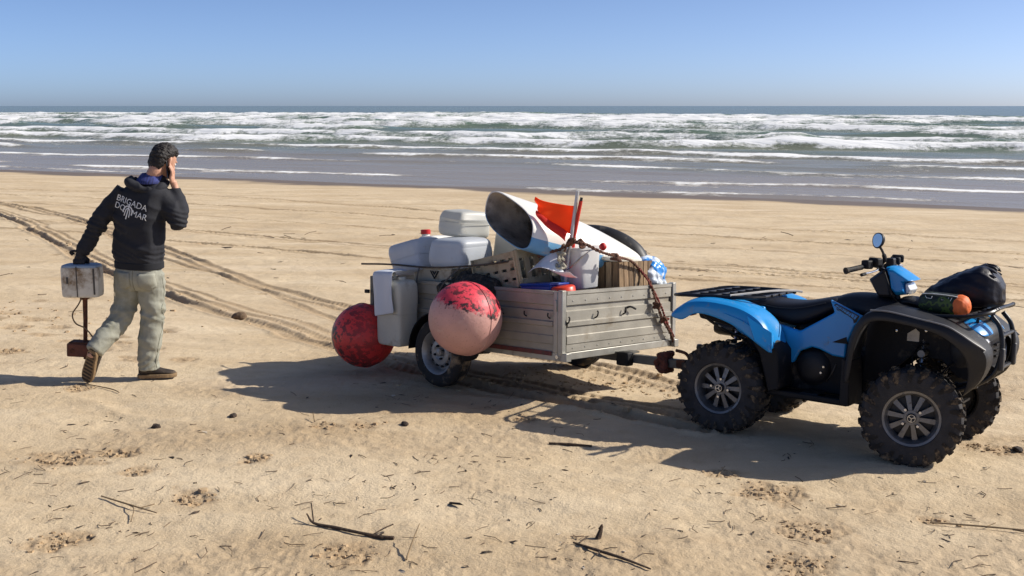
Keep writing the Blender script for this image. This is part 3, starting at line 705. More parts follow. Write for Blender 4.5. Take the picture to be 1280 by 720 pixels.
    for sd_ in (-1, 1):
        part('nose_panel', MB().grid([[(.80, sd_ * .27, .855), (.82, sd_ * .20, .885), (.84, sd_ * .12, .892)], [(.88, sd_ * .285, .840), (.90, sd_ * .21, .865), (.92, sd_ * .12, .872)], [(.945, sd_ * .275, .79), (.965, sd_ * .20, .80), (.985, sd_ * .12, .80)]]), M_BLUE, solid=.012, sub=2)
        part('headlight', MB().loft([[(.93, sd_ * (.21 + .06 * math.cos(a)), .745 + .035 * math.sin(a)) for a in [2 * math.pi * k / 14 for k in range(14)]], [(.955, sd_ * (.205 + .055 * math.cos(a)), .748 + .032 * math.sin(a)) for a in [2 * math.pi * k / 14 for k in range(14)]], [(.966, sd_ * (.20 + .03 * math.cos(a)), .75 + .018 * math.sin(a)) for a in [2 * math.pi * k / 14 for k in range(14)]]]), M_LENS)
        part('side_lamp', MB().loft([[(x, sd_ * (.31 + r_ * .8 * math.cos(a)), .845 + r_ * math.sin(a)) for a in [2 * math.pi * k / 12 for k in range(12)]] for x, r_ in ((.80, .022), (.822, .02), (.83, .01))]), M_LENS)
        part('fairing', MB().tube(smooth_path([(.84, sd_ * .33, .85), (.90, sd_ * .32, .80), (.955, sd_ * .28, .70), (.965, sd_ * .24, .60)], 5), [.012] * 16, 8), M_ALLOY)
        part('bumper_tube', MB().tube(smooth_path([(.86, sd_ * .17, .46), (.99, sd_ * .17, .56), (1.03, sd_ * .16, .70), (1.01, sd_ * .15, .84), (.955, sd_ * .15, .915)], 6), .015, 10), M_STEEL)
        part('bumper_pad', MB().box((1.035, sd_ * .165, .66), (.03, .045, .14)), mat('dark_bumper_plastic', (.030, .030, .034), .5), bevel=.01)
    for z in (.80, .60): part('bumper_bar', MB().tube([(1.02, -.165, z), (1.02, .165, z)], .013), M_STEEL)
    part('winch', MB().lathe([(.0, -.09), (.035, -.09), (.035, .09), (0, .09)], 16, (.96, 0, .57), 'y', False), M_BLK2)
    # ---- racks
    def rack(pts_side, cross, name, longs):
        mb = MB()
        for sd_ in (-1, 1): mb.tube(smooth_path([(x, sd_ * y, z) for x, y, z in pts_side], 4), .0125, 8)
        for x, w, z in cross: mb.tube([(x, -w, z), (x, w, z)], .0105, 8)
        for y in longs:
            mb.tube(smooth_path([(x, y, z + .002) for x, _, z in pts_side], 4), .0075, 6)
        return part(name, mb, M_STEEL)
    rr = rack([(-.44, .26, .895), (-.55, .37, .890), (-.75, .40, .884), (-.98, .40, .872), (-1.06, .34, .862)], [(-.46, .28, .895), (-.60, .375, .889), (-.76, .40, .884), (-.92, .40, .876), (-1.06, .35, .862)], 'rear_rack', (-.26, -.13, 0, .13, .26))
    for tb_ in ([(-.60, -.30, .885), (-.58, -.24, .80)], [(-.60, .30, .885), (-.58, .24, .80)], [(-.95, -.25, .87), (-.85, -.22, .80)], [(-.95, .25, .87), (-.85, .22, .80)]): part('rack_foot', MB().tube(tb_, .01), M_STEEL, rr)
    part('strap', MB().tube(smooth_path([(-.63, -.40, .900), (-.55, -.2, .912), (-.50, .0, .916), (-.44, .22, .910), (-.40, .30, .90)], 5), .008, 8, flat=.5), mat('grey_webbing', (.38, .37, .36), .7), rr)
    fr_ = rack([(.48, .28, .880), (.54, .34, .888), (.72, .37, .905), (.88, .36, .920), (.97, .30, .945), (1.0, .20, .965)], [(.50, .30, .882), (.62, .36, .893), (.74, .37, .907), (.86, .365, .919), (1.0, .22, .965)], 'front_rack', (-.24, -.12, 0, .12, .24))
    for tb_ in ([(.60, -.28, .892), (.60, -.24, .82)], [(.60, .28, .892), (.60, .24, .82)], [(.90, -.22, .925), (.88, -.18, .85)], [(.90, .22, .925), (.88, .18, .85)]): part('rack_foot', MB().tube(tb_, .01), M_STEEL, fr_)
    # ---- steering
    hb = part('handlebar', MB().tube(smooth_path([(.165, -.42, 1.14), (.235, -.27, 1.165), (.275, -.15, 1.150), (.285, -.06, 1.115), (.285, .06, 1.115), (.275, .15, 1.150), (.235, .27, 1.165), (.165, .42, 1.14)], 5), .0115, 10), M_STEEL)
    part('steering_column', MB().tube([(.285, 0, 1.12), (.36, 0, .92), (.47, 0, .60)], .02), M_STEEL)
    for sd_ in (-1, 1):
        part('grip', MB().tube([(.150, sd_ * .45, 1.134), (.162, sd_ * .425, 1.139), (.208, sd_ * .33, 1.156)], [.022, .0175, .0175], 12), M_BLK2, hb)
        part('switch_box', MB().box((.228, sd_ * .285, 1.172), (.055, .06, .055), (0, 0, sd_ * .35)).box((.262, sd_ * .235, 1.190), (.075, .055, .050), (0, 0, sd_ * .35)).box((.275, sd_ * .18, 1.178), (.04, .04, .05)), M_BLK2, hb, bevel=.01)
        part('brake_lever', MB().tube(smooth_path([(.275, sd_ * .22, 1.150), (.285, sd_ * .27, 1.140), (.265, sd_ * .33, 1.128), (.245, sd_ * .40, 1.122)], 5), .0065, 8), M_CHROME, hb)
        part('lever_guard', MB().tube([(.250, sd_ * .38, 1.120), (.240, sd_ * .42, 1.115)], .011), M_BLK2, hb)
    part('brake_fluid_pot', MB().box((.318, -.10, 1.19), (.05, .055, .045)), M_BLK, hb, bevel=.008)
    mst = part('mirror', MB().tube(smooth_path([(.28, -.185, 1.17), (.305, -.190, 1.205), (.292, -.195, 1.25), (.272, -.20, 1.285)], 5), [.012] * 4 + [.014] * 5 + [.008] * 7, 8), M_BLK2)
    Mm = Euler((0, R(6), R(58))).to_matrix()
    mh = MB(); rings = []
    for x, k in ((.026, .35), (.02, .8), (.006, 1.0), (-.004, 1.0)):
        rings.append([Mm @ Vector((x, .050 * k * math.cos(a), .050 * k * math.sin(a) * (1 - .12 * math.sin(a)))) + Vector((.260, -.205, 1.328)) for a in [2 * math.pi * q / 24 for q in range(24)]])
    mh.loft(rings); part('mirror_housing', mh, M_BLK, mst)
    part('mirror_glass', MB().loft([[Mm @ Vector((-.0045 - .001 * j, .043 * math.cos(a), .043 * math.sin(a) * (1 - .12 * math.sin(a)))) + Vector((.260, -.205, 1.328)) for a in [2 * math.pi * q / 24 for q in range(24)]] for j in (0, 1)]), M_GLASS, mst)
    # ---- headlight pod: black back, blue cowl, pale lens
    def podr(pts, wf): 
        mb = MB(); c_ = (sum(p[0] for p in pts) / len(pts), sum(p[1] for p in pts) / len(pts)); rings = []
        for y, k in ((-1, .72), (-.75, .93), (-.35, 1), (.35, 1), (.75, .93), (1, .72)):
            rings.append([(c_[0] + (p[0] - c_[0]) * k, y * wf, c_[1] + (p[1] - c_[1]) * k) for p in pts])
        return mb.loft(rings)
    pod = part('headlight_pod', podr([(.178, 1.066), (.275, 1.148), (.30, 1.13), (.335, 1.03), (.345, .952), (.256, .946), (.225, .99)], .115), M_BLK, bevel=.006)
    part('pod_cowl', podr([(.278, 1.156), (.33, 1.158), (.40, 1.120), (.470, 1.078), (.41, 1.066), (.405, 1.05), (.425, .985), (.36, .972), (.325, 1.01), (.305, 1.10)], .118), M_BLUE, pod, bevel=.008, seg=3)
    part('headlight_lens', podr([(.408, 1.062), (.425, 1.064), (.452, 1.018), (.437, .986), (.42, .988)], .085), M_LENS, pod, bevel=.004)
    part('meter', MB().box((.265, 0, 1.150), (.09, .13, .03), (0, R(-35), 0)), M_BLK2, pod, bevel=.01)
    # ---- rear: muffler, lamps, hitch
    part('muffler', MB().lathe([(.0, -.98), (.045, -.98), (.055, -.95), (.055, -.62), (.04, -.58), (0, -.58)], 18, (0, .17, .60), 'x', False), M_STEEL, ang=50)
    for sd_ in (-1, 1):
        part('tail_lamp', MB().box((-.985, sd_ * .22, .74), (.03, .09, .05)), mat('red_lens', (.35, .012, .012), .2), bevel=.008)
    part('tail_body', MB().prism([(-.97, .80), (-.93, .70), (-.60, .66), (-.50, .84), (-.95, .845)], -.22, .22), M_BLK2, bevel=.015)
    part('final_drive', MB().lathe([(0, -.12), (.09, -.10), (.11, 0), (.09, .10), (0, .12)], 18, (-.62, 0, .34), 'y', False), M_BLK2, ang=60)
    part('tow_hitch', MB().box((-.84, 0, .395), (.36, .05, .045)).box((-1.01, 0, .395), (.09, .07, .016)).lathe([(.0, .085), (.02, .08), (.025, .06), (.02, .035), (.012, .03), (.012, 0)], 14, (-1.02, 0, .40), 'z', False), M_STEEL)
    for hp_ in ([(.28, -.12, 1.14), (.33, -.16, 1.05), (.36, -.12, .96), (.40, -.06, .90)], [(.58, -.22, .72), (.55, -.30, .62), (.60, -.36, .50), (.62, -.40, .38)], [(.78, -.22, .62), (.74, -.30, .56), (.70, -.34, .44)]):
        part('brake_hose', MB().tube(smooth_path(hp_, 6), .006, 6), M_BLK2)
    return root
QUAD = build_quad()
QM = Matrix.LocRotScale(Vector((2.160, 7.249, -0.041)), Euler((R(-3.8), 0, R(-35.53))), None)

# ---- bags on the front rack (top-level: they rest on the rack)
def place(o, FM, x, y, z, rot=(0, 0, 0)):
    M_ = FM @ Matrix.Translation((x, y, z)) @ Euler(rot).to_matrix().to_4x4()
    o.location = M_.to_translation(); o.rotation_euler = M_.to_euler(); return o

def blob(stations, nring=20, wr=0.006, seed=0, p=2.6, sub=1, flatz=None, along=(1, 0, 0)):
    """soft lofted bag along local x: stations (x, z_centre, ry, rz)"""
    rings = []
    for x, zc, ry, rz in stations:
        r_ = ellipse_ring((0, 0, 0), ry, rz, nring, p=p)
        rings.append([(x, a, zc + c) for a, _, c in r_])
    mb = MB().loft(rings); return mb

def crinkle(me, amp, sc, seed, k=2):
    a = co(me); nn = nor(me); d = 0
    for i in range(k): d = d + (1 - 2 * np.abs(n3(a, sc * 1.9 ** i, seed + i * 3))) / 1.8 ** i
    setco(me, a + nn * (amp * d)[:, None])

def soft(name, mb, m, amp, sc, seed, voxel=.012, parent=None, sm=3):
    me = remesh(mb, voxel, sm); crinkle(me, amp, sc, seed); fin(me, 180); me.name = name
    return ob(name, me, m, parent)

def build_bags():
    M_BAG = mat('black_nylon', (0.007, 0.008, 0.017), .45, spec=.28, var=.2, scale=12, bump=.25, bscale=45)
    mb = blob([(.0, .045, .05, .030), (.015, .055, .12, .048), (.08, .075, .17, .072), (.20, .103, .185, .100), (.30, .122, .18, .120), (.345, .130, .175, .128), (.385, .118, .17, .115), (.425, .095, .15, .088), (.452, .075, .10, .055), (.46, .07, .04, .03)], 22, p=3.0)
    b = soft('dry_bag', mb, M_BAG, .010, 10, 3, .009)
    place(b, QM, .50, .12, .915, (0, R(-4), R(4))); tag(b, 'big black nylon bag lying on the front rack of the quad bike', 'bag')
    r_ = MB()
    for k in range(7):
        a = -1.0 + k * .33
        r_.tube(smooth_path([(.43, .14 * math.sin(a), .135 + .10 * math.cos(a)), (.405, .155 * math.sin(a), .135 + .118 * math.cos(a)), (.36, .165 * math.sin(a), .14 + .128 * math.cos(a))], 4), [.004, .006, .008, .009, .009, .008, .006, .004, .003], 6)
    r_.build('gather', M_BAG, b)
    # camouflage stuff sack with orange end
    m = bpy.data.materials.new('camouflage_cloth'); m.use_nodes = True; n = m.node_tree.nodes; L = m.node_tree.links; p = n['Principled BSDF']
    tc = n.new('ShaderNodeTexCoord'); q = n.new('ShaderNodeTexNoise'); q.inputs['Scale'].default_value = 11; q.inputs['Detail'].default_value = 2; L.new(tc.outputs['Object'], q.inputs['Vector'])
    cr = n.new('ShaderNodeValToRGB'); cr.color_ramp.interpolation = 'CONSTANT'; e = cr.color_ramp.elements
    e[0].color = (.010, .014, .010, 1); e[1].position = .52; e[1].color = (.075, .115, .018, 1); x = e.new(.60); x.color = (.018, .030, .012, 1); x = e.new(.44); x.color = (.016, .030, .014, 1)
    L.new(q.outputs[0], cr.inputs[0]); L.new(cr.outputs[0], p.inputs['Base Color']); p.inputs['Roughness'].default_value = .6
    mb = blob([(.0, .066, .03, .03), (.012, .066, .055, .05), (.05, .067, .068, .064), (.15, .067, .070, .066), (.235, .067, .068, .064), (.242, .067, .04, .04)], 20, p=2.2)
    s_ = soft('stuff_sack', mb, m, .0028, 16, 9, .008)
    place(s_, QM, .545, -.20, .897, (0, 0, R(-6))); tag(s_, 'small camouflage stuff sack with bright orange end beside the black bag', 'bag')
    mb = blob([(.222, .067, .066, .062), (.25, .067, .069, .065), (.275, .067, .062, .058), (.293, .067, .04, .036), (.300, .067, .012, .012)], 20, p=2.2)
    soft('end_cap', mb, mat('orange_cloth', (.78, .16, .035), .6, var=.15, scale=18), .004, 22, 4, .007, s_)
    MB().tube(smooth_path([(.02, -.035, .122), (.10, -.045, .128), (.20, -.045, .127), (.24, -.04, .122)], 4), .0028, 6).tube([(.05, -.055, .112), (.06, -.062, .100), (.09, -.062, .100), (.09, -.053, .114)], .002, 5).tube([(.15, -.055, .112), (.15, -.063, .098), (.19, -.063, .098), (.19, -.053, .114)], .002, 5).tube([(.21, -.052, .116), (.205, -.064, .096)], .002, 5).build('white_trim', M_WPRINT, s_)
build_bags()

# ================================================================== trailer
TL0, TROT = Vector((.348, 7.661, .420)), Euler((R(-3.91), R(-3.22), R(-44.23)))
TMAT = Matrix.LocRotScale(TL0, TROT, None)
TB = Vector((-1.05, .665, -.33))          # base of the trailer in its corner frame
def swapxy(mb, f): mb.v = [f(*p) for p in mb.v]; return mb

def build_trailer():
    root = empty('trailer', TMAT @ TB, TROT)
    tag(root, 'open galvanised box trailer loaded with beach litter, hitched behind the quad bike', 'trailer')
    OFF = -TB
    def part(name, mb, m, parent=root, **k):
        return mb.build(name, m, parent, loc=(OFF if parent is root else None), **k)
    M_GALV = mat('galvanised_steel', (.335, .315, .270), .50, .3, var=.16, scale=5, bump=.10, bscale=50, dirt=((.25, .215, .165), .22, 3.0), stretch=(1, 1, 1.4))
    M_ALU = mat('aluminium_extrusion', (.37, .36, .325), .42, .5, var=.12, scale=9, dirt=((.22, .18, .13), .2, 8))
    M_FRAME = mat('grey_zinc_frame', (.13, .125, .115), .6, .4, var=.25, scale=10, dirt=((.16, .09, .05), .22, 9))
    L, Wd, H = 2.13, 1.33, .43
    prof = [(-.034, 0), (-.006, 0), (-.006, .052), (0, .058), (0, .112), (-.006, .118), (-.006, .176), (.006, .183), (.006, .212), (-.008, .219), (-.008, .286), (-.022, .293), (-.022, .326), (-.006, .333), (-.006, .402), (0, .408), (0, .43), (-.034, .43)]
    fb = part('front_board', MB().prism(prof, .055, Wd - .055), M_GALV)
    part('tailboard', swapxy(MB().prism(prof, .055, Wd - .055), lambda x, y, z: (-L - x, y, z)), M_GALV)
    part('side_board', swapxy(MB().prism(prof, -L + .055, -.085), lambda x, y, z: (y, -x, z)), M_GALV)
    part('side_board', swapxy(MB().prism(prof, -L + .055, -.085), lambda x, y, z: (y, Wd + x, z)), M_GALV)
    for x, y in ((0, 0), (0, 1), (1, 0), (1, 1)):
        X = -.0 if x == 0 else -L; Y = 0 if y == 0 else Wd; sx = -1 if x == 0 else 1; sy = 1 if y == 0 else -1
        part('corner_post', MB().box((X + sx * .018, Y + sy * .018, .212), (.044, .044, .452)).box((X + sx * .062, Y + sy * .012, .212), (.040, .030, .436)), M_ALU if x == 0 else M_FRAME, bevel=.005)
    part('bed_floor', MB().box((-L / 2, Wd / 2, .010), (L - .08, Wd - .08, .018)), mat('weathered_plywood', (.16, .11, .07), .8, var=.3, scale=8))
    # chassis rails with end cap, cross members, drawbar
    for y in (.03, Wd - .03):
        rl = part('chassis_rail', MB().box((-L / 2 + .03, y, -.032), (L + .02, .055, .060)), M_ALU, bevel=.004)
        part('rail_cap', MB().lathe([(.0, -.034), (.014, -.034), (.016, -.026)], 14, (-.045, y, -.032), 'y', False), M_CHROME, rl)
    part('cross_member', MB().box((-.02, Wd / 2, -.030), (.05, Wd - .12, .052)), M_ALU, bevel=.004)
    part('cross_member', MB().box((-L + .03, Wd / 2, -.030), (.05, Wd - .12, .052)), M_FRAME, bevel=.004)
    part('cross_member', MB().box((-1.08, Wd / 2, -.035), (.05, Wd - .12, .052)), M_FRAME, bevel=.004)
    part('side_stripe', MB().box((-.62, -.004, -.012), (1.05, .006, .030)), mat('faded_red_paint', (.13, .030, .030), .6, var=.3, scale=12, dirt=((.09, .06, .05), .4, 14)))
    db = part('drawbar', MB().box((-.20, .665, -.085), (1.50, .062, .062)), M_FRAME, bevel=.006)
    part('drawbar_plate', MB().box((.03, .665, -.045), (.16, .15, .012)), M_FRAME, db)
    part('jockey_clamp', MB().box((.085, .60, -.085), (.11, .075, .10)), M_BLK2, db, bevel=.012)
    part('coupling', MB().box((.60, .665, -.080), (.16, .070, .055)).lathe([(.0, .05), (.035, .045), (.042, .01), (.042, -.035)], 16, (.69, .665, -.085), 'z', False), M_RUST, db, bevel=.006)
    part('coupling_lever', MB().tube(smooth_path([(.62, .665, -.05), (.58, .665, -.005), (.50, .66, .01)], 4), .012, 8), M_RUST, db)
    ax = part('axle', MB().tube([(-1.10, -.10, -.085), (-1.10, Wd + .10, -.085)], .025, 10), M_FRAME)
    for y in (.05, Wd - .05):
        part('leaf_spring', MB().tube(smooth_path([(-1.42, y, -.07), (-1.10, y, -.105), (-.78, y, -.07)], 5), .014, 6, flat=1.6), M_FRAME, ax)
    # wheels
    mt = MB(); r0, w = .262, .155; h = w / 2; rim = .163
    mt.lathe([(rim, -h * .7), (rim + .008, -h * .92), (rim + .045, -h * 1.0), (r0 - .03, -h * .95), (r0 - .008, -h * .78), (r0, -h * .5), (r0 - .002, -h * .30), (r0 - .007, -h * .28), (r0 - .007, -h * .22), (r0, -h * .2), (r0, h * .2), (r0 - .007, h * .22), (r0 - .007, h * .28), (r0 - .002, h * .30), (r0, h * .5), (r0 - .008, h * .78), (r0 - .03, h * .95), (rim + .045, h), (rim + .008, h * .92), (rim, h * .7)], 48, axis='y', cap=False)
    TY = mt.mesh('tyre', 40)
    mr = MB()
    mr.lathe([(rim - .004, h * .7), (rim - .018, h * .2), (rim - .018, -h * .35), (rim - .006, -h * .65), (rim + .006, -h * .82), (rim + .004, -h * .9), (rim - .010, -h * .80), (rim - .026, -h * .40), (rim - .03, -h * .05)], 40, axis='y', cap=False, mi=0)
    mr.lathe([(rim - .03, -h * .05), (.115, -h * .10), (.095, -h * .42), (.062, -h * .50), (.04, -h * .30), (.032, -h * .30), (.030, -h * .62), (.02, -h * .70), (0, -h * .70)], 40, axis='y', cap=False, mi=0)
    for k in range(12):
        a = 2 * math.pi * k / 12
        mr.lathe([(0, -h * .36), (.011, -h * .36), (.012, -h * .1)], 8, (.107 * math.cos(a), 0, .107 * math.sin(a)), 'y', False, 1)
    for k in range(4):
        a = 2 * math.pi * (k + .5) / 4; mr.lathe([(0, -h * .66), (.008, -h * .66), (.009, -h * .3)], 6, (.05 * math.cos(a), 0, .05 * math.sin(a)), 'y', False, 1)
    RM = mr.mesh('rim')
    for sd_, y in ((0, -.13), (1, Wd + .13)):
        wh = empty('wheel', OFF + Vector((-1.09, y, -.085)), (0, .4 + sd_, math.pi * sd_)); wh.parent = root
        ob('tyre', TY, M_TYRE2, wh); ob('rim', RM, [mat('steel_rim', (.30, .30, .30), .45, .6, var=.2, scale=20, dirt=(DUST, .25, 12)), M_BLK2], wh)
        rows = []
        for k in range(15):
            a = math.pi * (-.04 + 1.04 * k / 14); q = .315
            c_, s_ = math.cos(a) * q, math.sin(a) * q
            rows.append([(-1.09 + c_ * .95, y - .085, -.085 + s_ * .95), (-1.09 + c_, y - .09, -.085 + s_), (-1.09 + c_, y + .085, -.085 + s_)])
        part('mudguard', MB().grid(rows), M_BLK2, solid=.006, sub=1)
    # rivets along the boards
    riv = MB().lathe([(0, .004), (.005, .003), (.007, 0)], 8, axis='x', cap=False).mesh('rivet')
    for y in np.linspace(.12, Wd - .12, 9):
        for z in (.025, .36): ob('rivet', riv, M_ALU, fb, loc=(-.0055, float(y), z))
    # small fittings
    for y, z in ((.36, .245), (.68, .25), (.05, .22)):
        part('rope_hook', MB().tube(smooth_path([(-.004, y, z - .02), (.018, y, z - .005), (.022, y + .005, z + .022), (.012, y + .008, z + .030)], 4), .006, 6), M_BLK2, fb)
    part('rope_hook', MB().tube(smooth_path([(-.004, .72, .275), (.02, .74, .285), (.03, .79, .265)], 4), .008, 6), M_BLK2, fb)
    for x in (-.35, -.12, -.58):
        part('rope_hook', MB().tube(smooth_path([(x, .006, .235), (x, -.016, .25), (x + .004, -.020, .275)], 4), .005, 6), M_BLK2)
    part('corner_latch', MB().box((-.055, -.006, .33), (.02, .012, .08)), M_ALU, bevel=.003)
    part('tail_lamp', MB().box((-L - .02, .10, .06), (.03, .10, .06)), mat('red_lens', (.35, .012, .012), .2), bevel=.005)
    part('tail_lamp', MB().box((-L - .02, Wd - .10, .06), (.03, .10, .06)), mat('red_lens', (.35, .012, .012), .2), bevel=.005)
    part('tail_latch', MB().box((-L - .02, -.02, .31), (.05, .02, .03)), M_BLK2, bevel=.003)
    return root
TRAILER = build_trailer()

def onT(o, x, y, z, rot=(0, 0, 0)): return place(o, TMAT, x, y, z, rot)

M_JUG = mat('milky_plastic', (.66, .66, .62), .38, var=.06, scale=5, bump=.05, bscale=30, sss=.25, dirt=((.42, .37, .28), .12, 5), transl=.38)
M_JUGB = mat('bluish_milky_plastic', (.60, .64, .70), .38, var=.06, scale=5, bump=.05, bscale=30, sss=.25, dirt=((.40, .37, .32), .12, 5), transl=.32)
M_JUGY = mat('yellowed_milky_plastic', (.70, .68, .60), .42, var=.08, scale=5, bump=.05, bscale=30, sss=.25, dirt=((.36, .29, .18), .2, 5), transl=.32)
M_WHITE = mat('dirty_white_plastic', (.70, .69, .66), .4, var=.06, scale=6, dirt=((.38, .32, .24), .16, 6))

def jug(name, dims, m, label, neck=True, capm=None, cap_at=(.28, 0), handle=True, group=None, seed=1, sag=.012):
    """blow-moulded canister: body centred on x, y with its bottom at z = 0"""
    lx_, ly, lz = dims; rings = []
    prof = [(0, .80), (.012, .93), (.03, .985), (.06, 1.0), (lz * .30, 1.004), (lz * .5, .998), (lz * .70, 1.004), (lz - .07, 1.0), (lz - .035, .97), (lz - .012, .90), (lz, .70)]
    for z, k in prof:
        rings.append([(a, b, z) for a, _, b in ellipse_ring((0, 0, 0), lx_ / 2 * k, ly / 2 * k, 28, p=7)])
    mb = MB().loft(rings)
    me = mb.mesh(name, 50); a = co(me); d = sag * n3(a, 5.0, seed); nn = nor(me); setco(me, a + nn * d[:, None]); fin(me, 60)
    o = ob(name, me, m, sub=1); tag(o, label, 'canister', group)
    cx, cy = cap_at[0] * lx_, cap_at[1] * ly
    if neck: MB().lathe([(.034, lz - .02), (.034, lz + .018), (.03, lz + .022)], 18, (cx, cy, 0), 'z', True).build('neck', m, o)
    if capm: MB().lathe([(.04, lz + .010), (.042, lz + .014), (.042, lz + .045), (.036, lz + .050), (0, lz + .051)], 20, (cx, cy, 0), 'z', False).build('cap', capm, o)
    for zz in (lz * .5,):
        MB().tube([(a, b, zz) for a, _, b in ellipse_ring((0, 0, 0), lx_ / 2 * 1.0, ly / 2 * 1.0, 40, p=7)] + [(lx_ / 2, 0, zz)], .0028, 5).build('mould_seam', m, o)
    if handle: MB().tube(smooth_path([(cx - .07, cy, lz - .01), (cx - .09, cy, lz + .03), (-lx_ * .15, cy, lz + .04), (-lx_ * .28, cy, lz + .03), (-lx_ * .34, cy, lz - .015)], 4), .014, 10).build('handle', m, o)
    return o

def build_load():
    RED = mat('red_cap_plastic', (.50, .012, .018), .4)
    j = jug('canister', (.31, .33, .22), M_JUG, 'milky white canister lying highest of all on the trailer load', neck=False, handle=False, seed=2, sag=.03)
    onT(j, -1.40, .37, .775, (R(-3), R(3), R(-6)))
    j = jug('canister', (.38, .36, .22), M_JUGB, 'milky canister directly under the topmost white canister', neck=False, handle=False, seed=3, sag=.03)
    onT(j, -1.28, .23, .545, (R(2), R(1), R(3)))
    j = jug('canister', (.34, .34, .27), M_JUGB, 'bluish canister leaning at the rear end of the trailer, red cap behind it', neck=False, handle=False, seed=4, sag=.022)
    onT(j, -1.70, .17, .475, (R(2), R(-14), R(4)))
    j = jug('canister', (.26, .30, .33), M_WHITE, 'bright white canister with a red screw cap, mostly hidden behind the others', capm=RED, cap_at=(-.30, -.25), handle=False, seed=5)
    onT(j, -1.86, .52, .445, (R(0), R(-3), R(-10)))
    j = jug('canister', (.36, .30, .36), M_JUGY, 'translucent yellowish canister below the open end of the broken hull', neck=False, handle=False, seed=6, sag=.03)
    onT(j, -1.02, .62, .505, (R(3), R(10), R(12)))
    # canister hung outside over the side board, with a white sheet over it
    j = jug('canister', (.30, .20, .53), M_JUGY, 'tall grey white canister hanging outside the trailer beside its wheel', cap_at=(.2, 0), seed=7, sag=.014)
    onT(j, -1.625, -.135, -.085, (R(2), R(2), R(0)))
    rows = []
    for i in range(13):
        t = i / 12; row = []
        for k in range(9):
            q = k / 8; x = -1.765 + .235 * q + .02 * t
            if t < .25: y, z = -.02 - .24 * t / .25, .505 + .01 * math.sin(6 * q)
            else: y, z = -.262 - .006 * math.sin(9 * q) - .012 * math.sin(3 * t), .505 - .36 * (t - .25) / .75 * (1 - .12 * q)
            row.append((x + .012 * math.sin(7 * t) * (q - .5), y, z + .05 * (1 - t) * q * .3))
        rows.append(row)
    sh = MB().grid(rows).build('plastic_sheet', mat('pale_blue_white_sheet', (.62, .66, .74), .5, var=.05, scale=5, transl=.1), solid=.004, sub=1)
    onT(sh, 0, 0, 0); tag(sh, 'pale sheet draped over the canister hanging outside the trailer', 'sheet')
    # beige fish box at the side, black emblem on it
    mb = MB().box((0, 0, .0), (.44, .34, .015)).box((0, -.165, .075), (.44, .012, .15)).box((0, .165, .075), (.44, .012, .15)).box((-.214, 0, .075), (.012, .32, .15)).box((.214, 0, .075), (.012, .32, .15)).box((0, -.172, .145), (.46, .012, .018))
    b = mb.build('fish_box', mat('beige_plastic', (.46, .42, .33), .5, var=.1, scale=6, dirt=((.25, .19, .12), .3, 6)), bevel=.006)
    onT(b, -1.44, .24, .385); tag(b, 'low beige plastic box with black chevrons, under the stacked canisters', 'box')
    MB().tube([(-.01, -.180, .125), (.035, -.180, .065), (.08, -.180, .125)], .006, 5).tube([(.015, -.180, .125), (.035, -.180, .098), (.055, -.180, .125)], .005, 5).build('chevron_print', M_PRINT, b)
    # heap of dark net between the boxes
    mb = MB()
    mb.loft([[(x, y_ * ry + .0, zc + z_ * rz) for y_, _, z_ in ellipse_ring((0, 0, 0), 1, 1, 16)] for x, zc, ry, rz in ((-.30, .02, .02, .02), (-.27, .05, .20, .07), (-.1, .06, .24, .10), (.1, .06, .24, .10), (.27, .05, .2, .07), (.30, .04, .02, .02))])
    me = remesh(mb, .016, 2); crinkle(me, .035, 8, 12, 3); fin(me, 60)
    nt_ = ob('fishing_net', me, mat('dark_net', (.030, .027, .024), .9, var=.6, scale=45, bump=1.0, bscale=70, dirt=((.13, .10, .07), .3, 30))); onT(nt_, -.98, .20, .335)
    tag(nt_, 'dark bundled fishing net between the beige box and the slotted crate', 'fishing net')
    # more dark litter filling the bed under the hull
    mb = MB()
    mb.loft([[(x, y_ * ry, zc + z_ * rz) for y_, _, z_ in ellipse_ring((0, 0, 0), 1, 1, 18)] for x, zc, ry, rz in ((-.78, .10, .05, .05), (-.72, .14, .5, .16), (-.3, .18, .55, .22), (.2, .18, .55, .22), (.62, .12, .5, .17), (.68, .1, .05, .05))])
    me = remesh(mb, .03, 2); crinkle(me, .05, 6, 15, 3); fin(me, 60)
    nt_ = ob('litter_heap', me, mat('dark_wet_litter', (.045, .040, .035), .8, var=.6, scale=20, bump=.8, bscale=40, dirt=((.16, .12, .08), .3, 14))); onT(nt_, -.92, .70, .05)
    tag(nt_, 'dark mixed litter filling the trailer bed under everything', 'litter', kind='stuff')
    # slotted beige crate, tilted
    M_CR = mat('tan_crate_plastic', (.40, .33, .21), .55, var=.12, scale=7, dirt=((.20, .14, .08), .3, 9))
    cr = empty('slotted_crate', (0, 0, 0)); tag(cr, 'tan plastic crate with slots, tilted against the side board behind the pink float', 'crate')
    onT(cr, -.70, .24, .40, (R(4), R(-11), R(-4)))
    lx_, ly, lz = .48, .30, .27
    for y in (-ly / 2, ly / 2):
        mb = MB()
        for z0, z1 in ((0, .055), (.075, .13), (.15, .205), (.225, lz)): mb.box((0, y, (z0 + z1) / 2), (lx_, .014, z1 - z0))
        for k in range(6): mb.box((-lx_ / 2 + lx_ * k / 5, y, lz / 2), (.05 if k in (0, 5) else .040, .0136, lz))
        mb.build('slotted_wall', M_CR, cr)
    for x in (-lx_ / 2, lx_ / 2):
        mb = MB()
        for z0, z1 in ((0, .06), (.21, lz)): mb.box((x, 0, (z0 + z1) / 2), (.014, ly, z1 - z0))
        for k in range(4): mb.box((x, -ly / 2 + ly * k / 3, lz / 2), (.0136, .05, lz))
        mb.build('end_wall', M_CR, cr)
    MB().box((0, 0, .008), (lx_, ly, .012)).build('crate_floor', M_CR, cr)
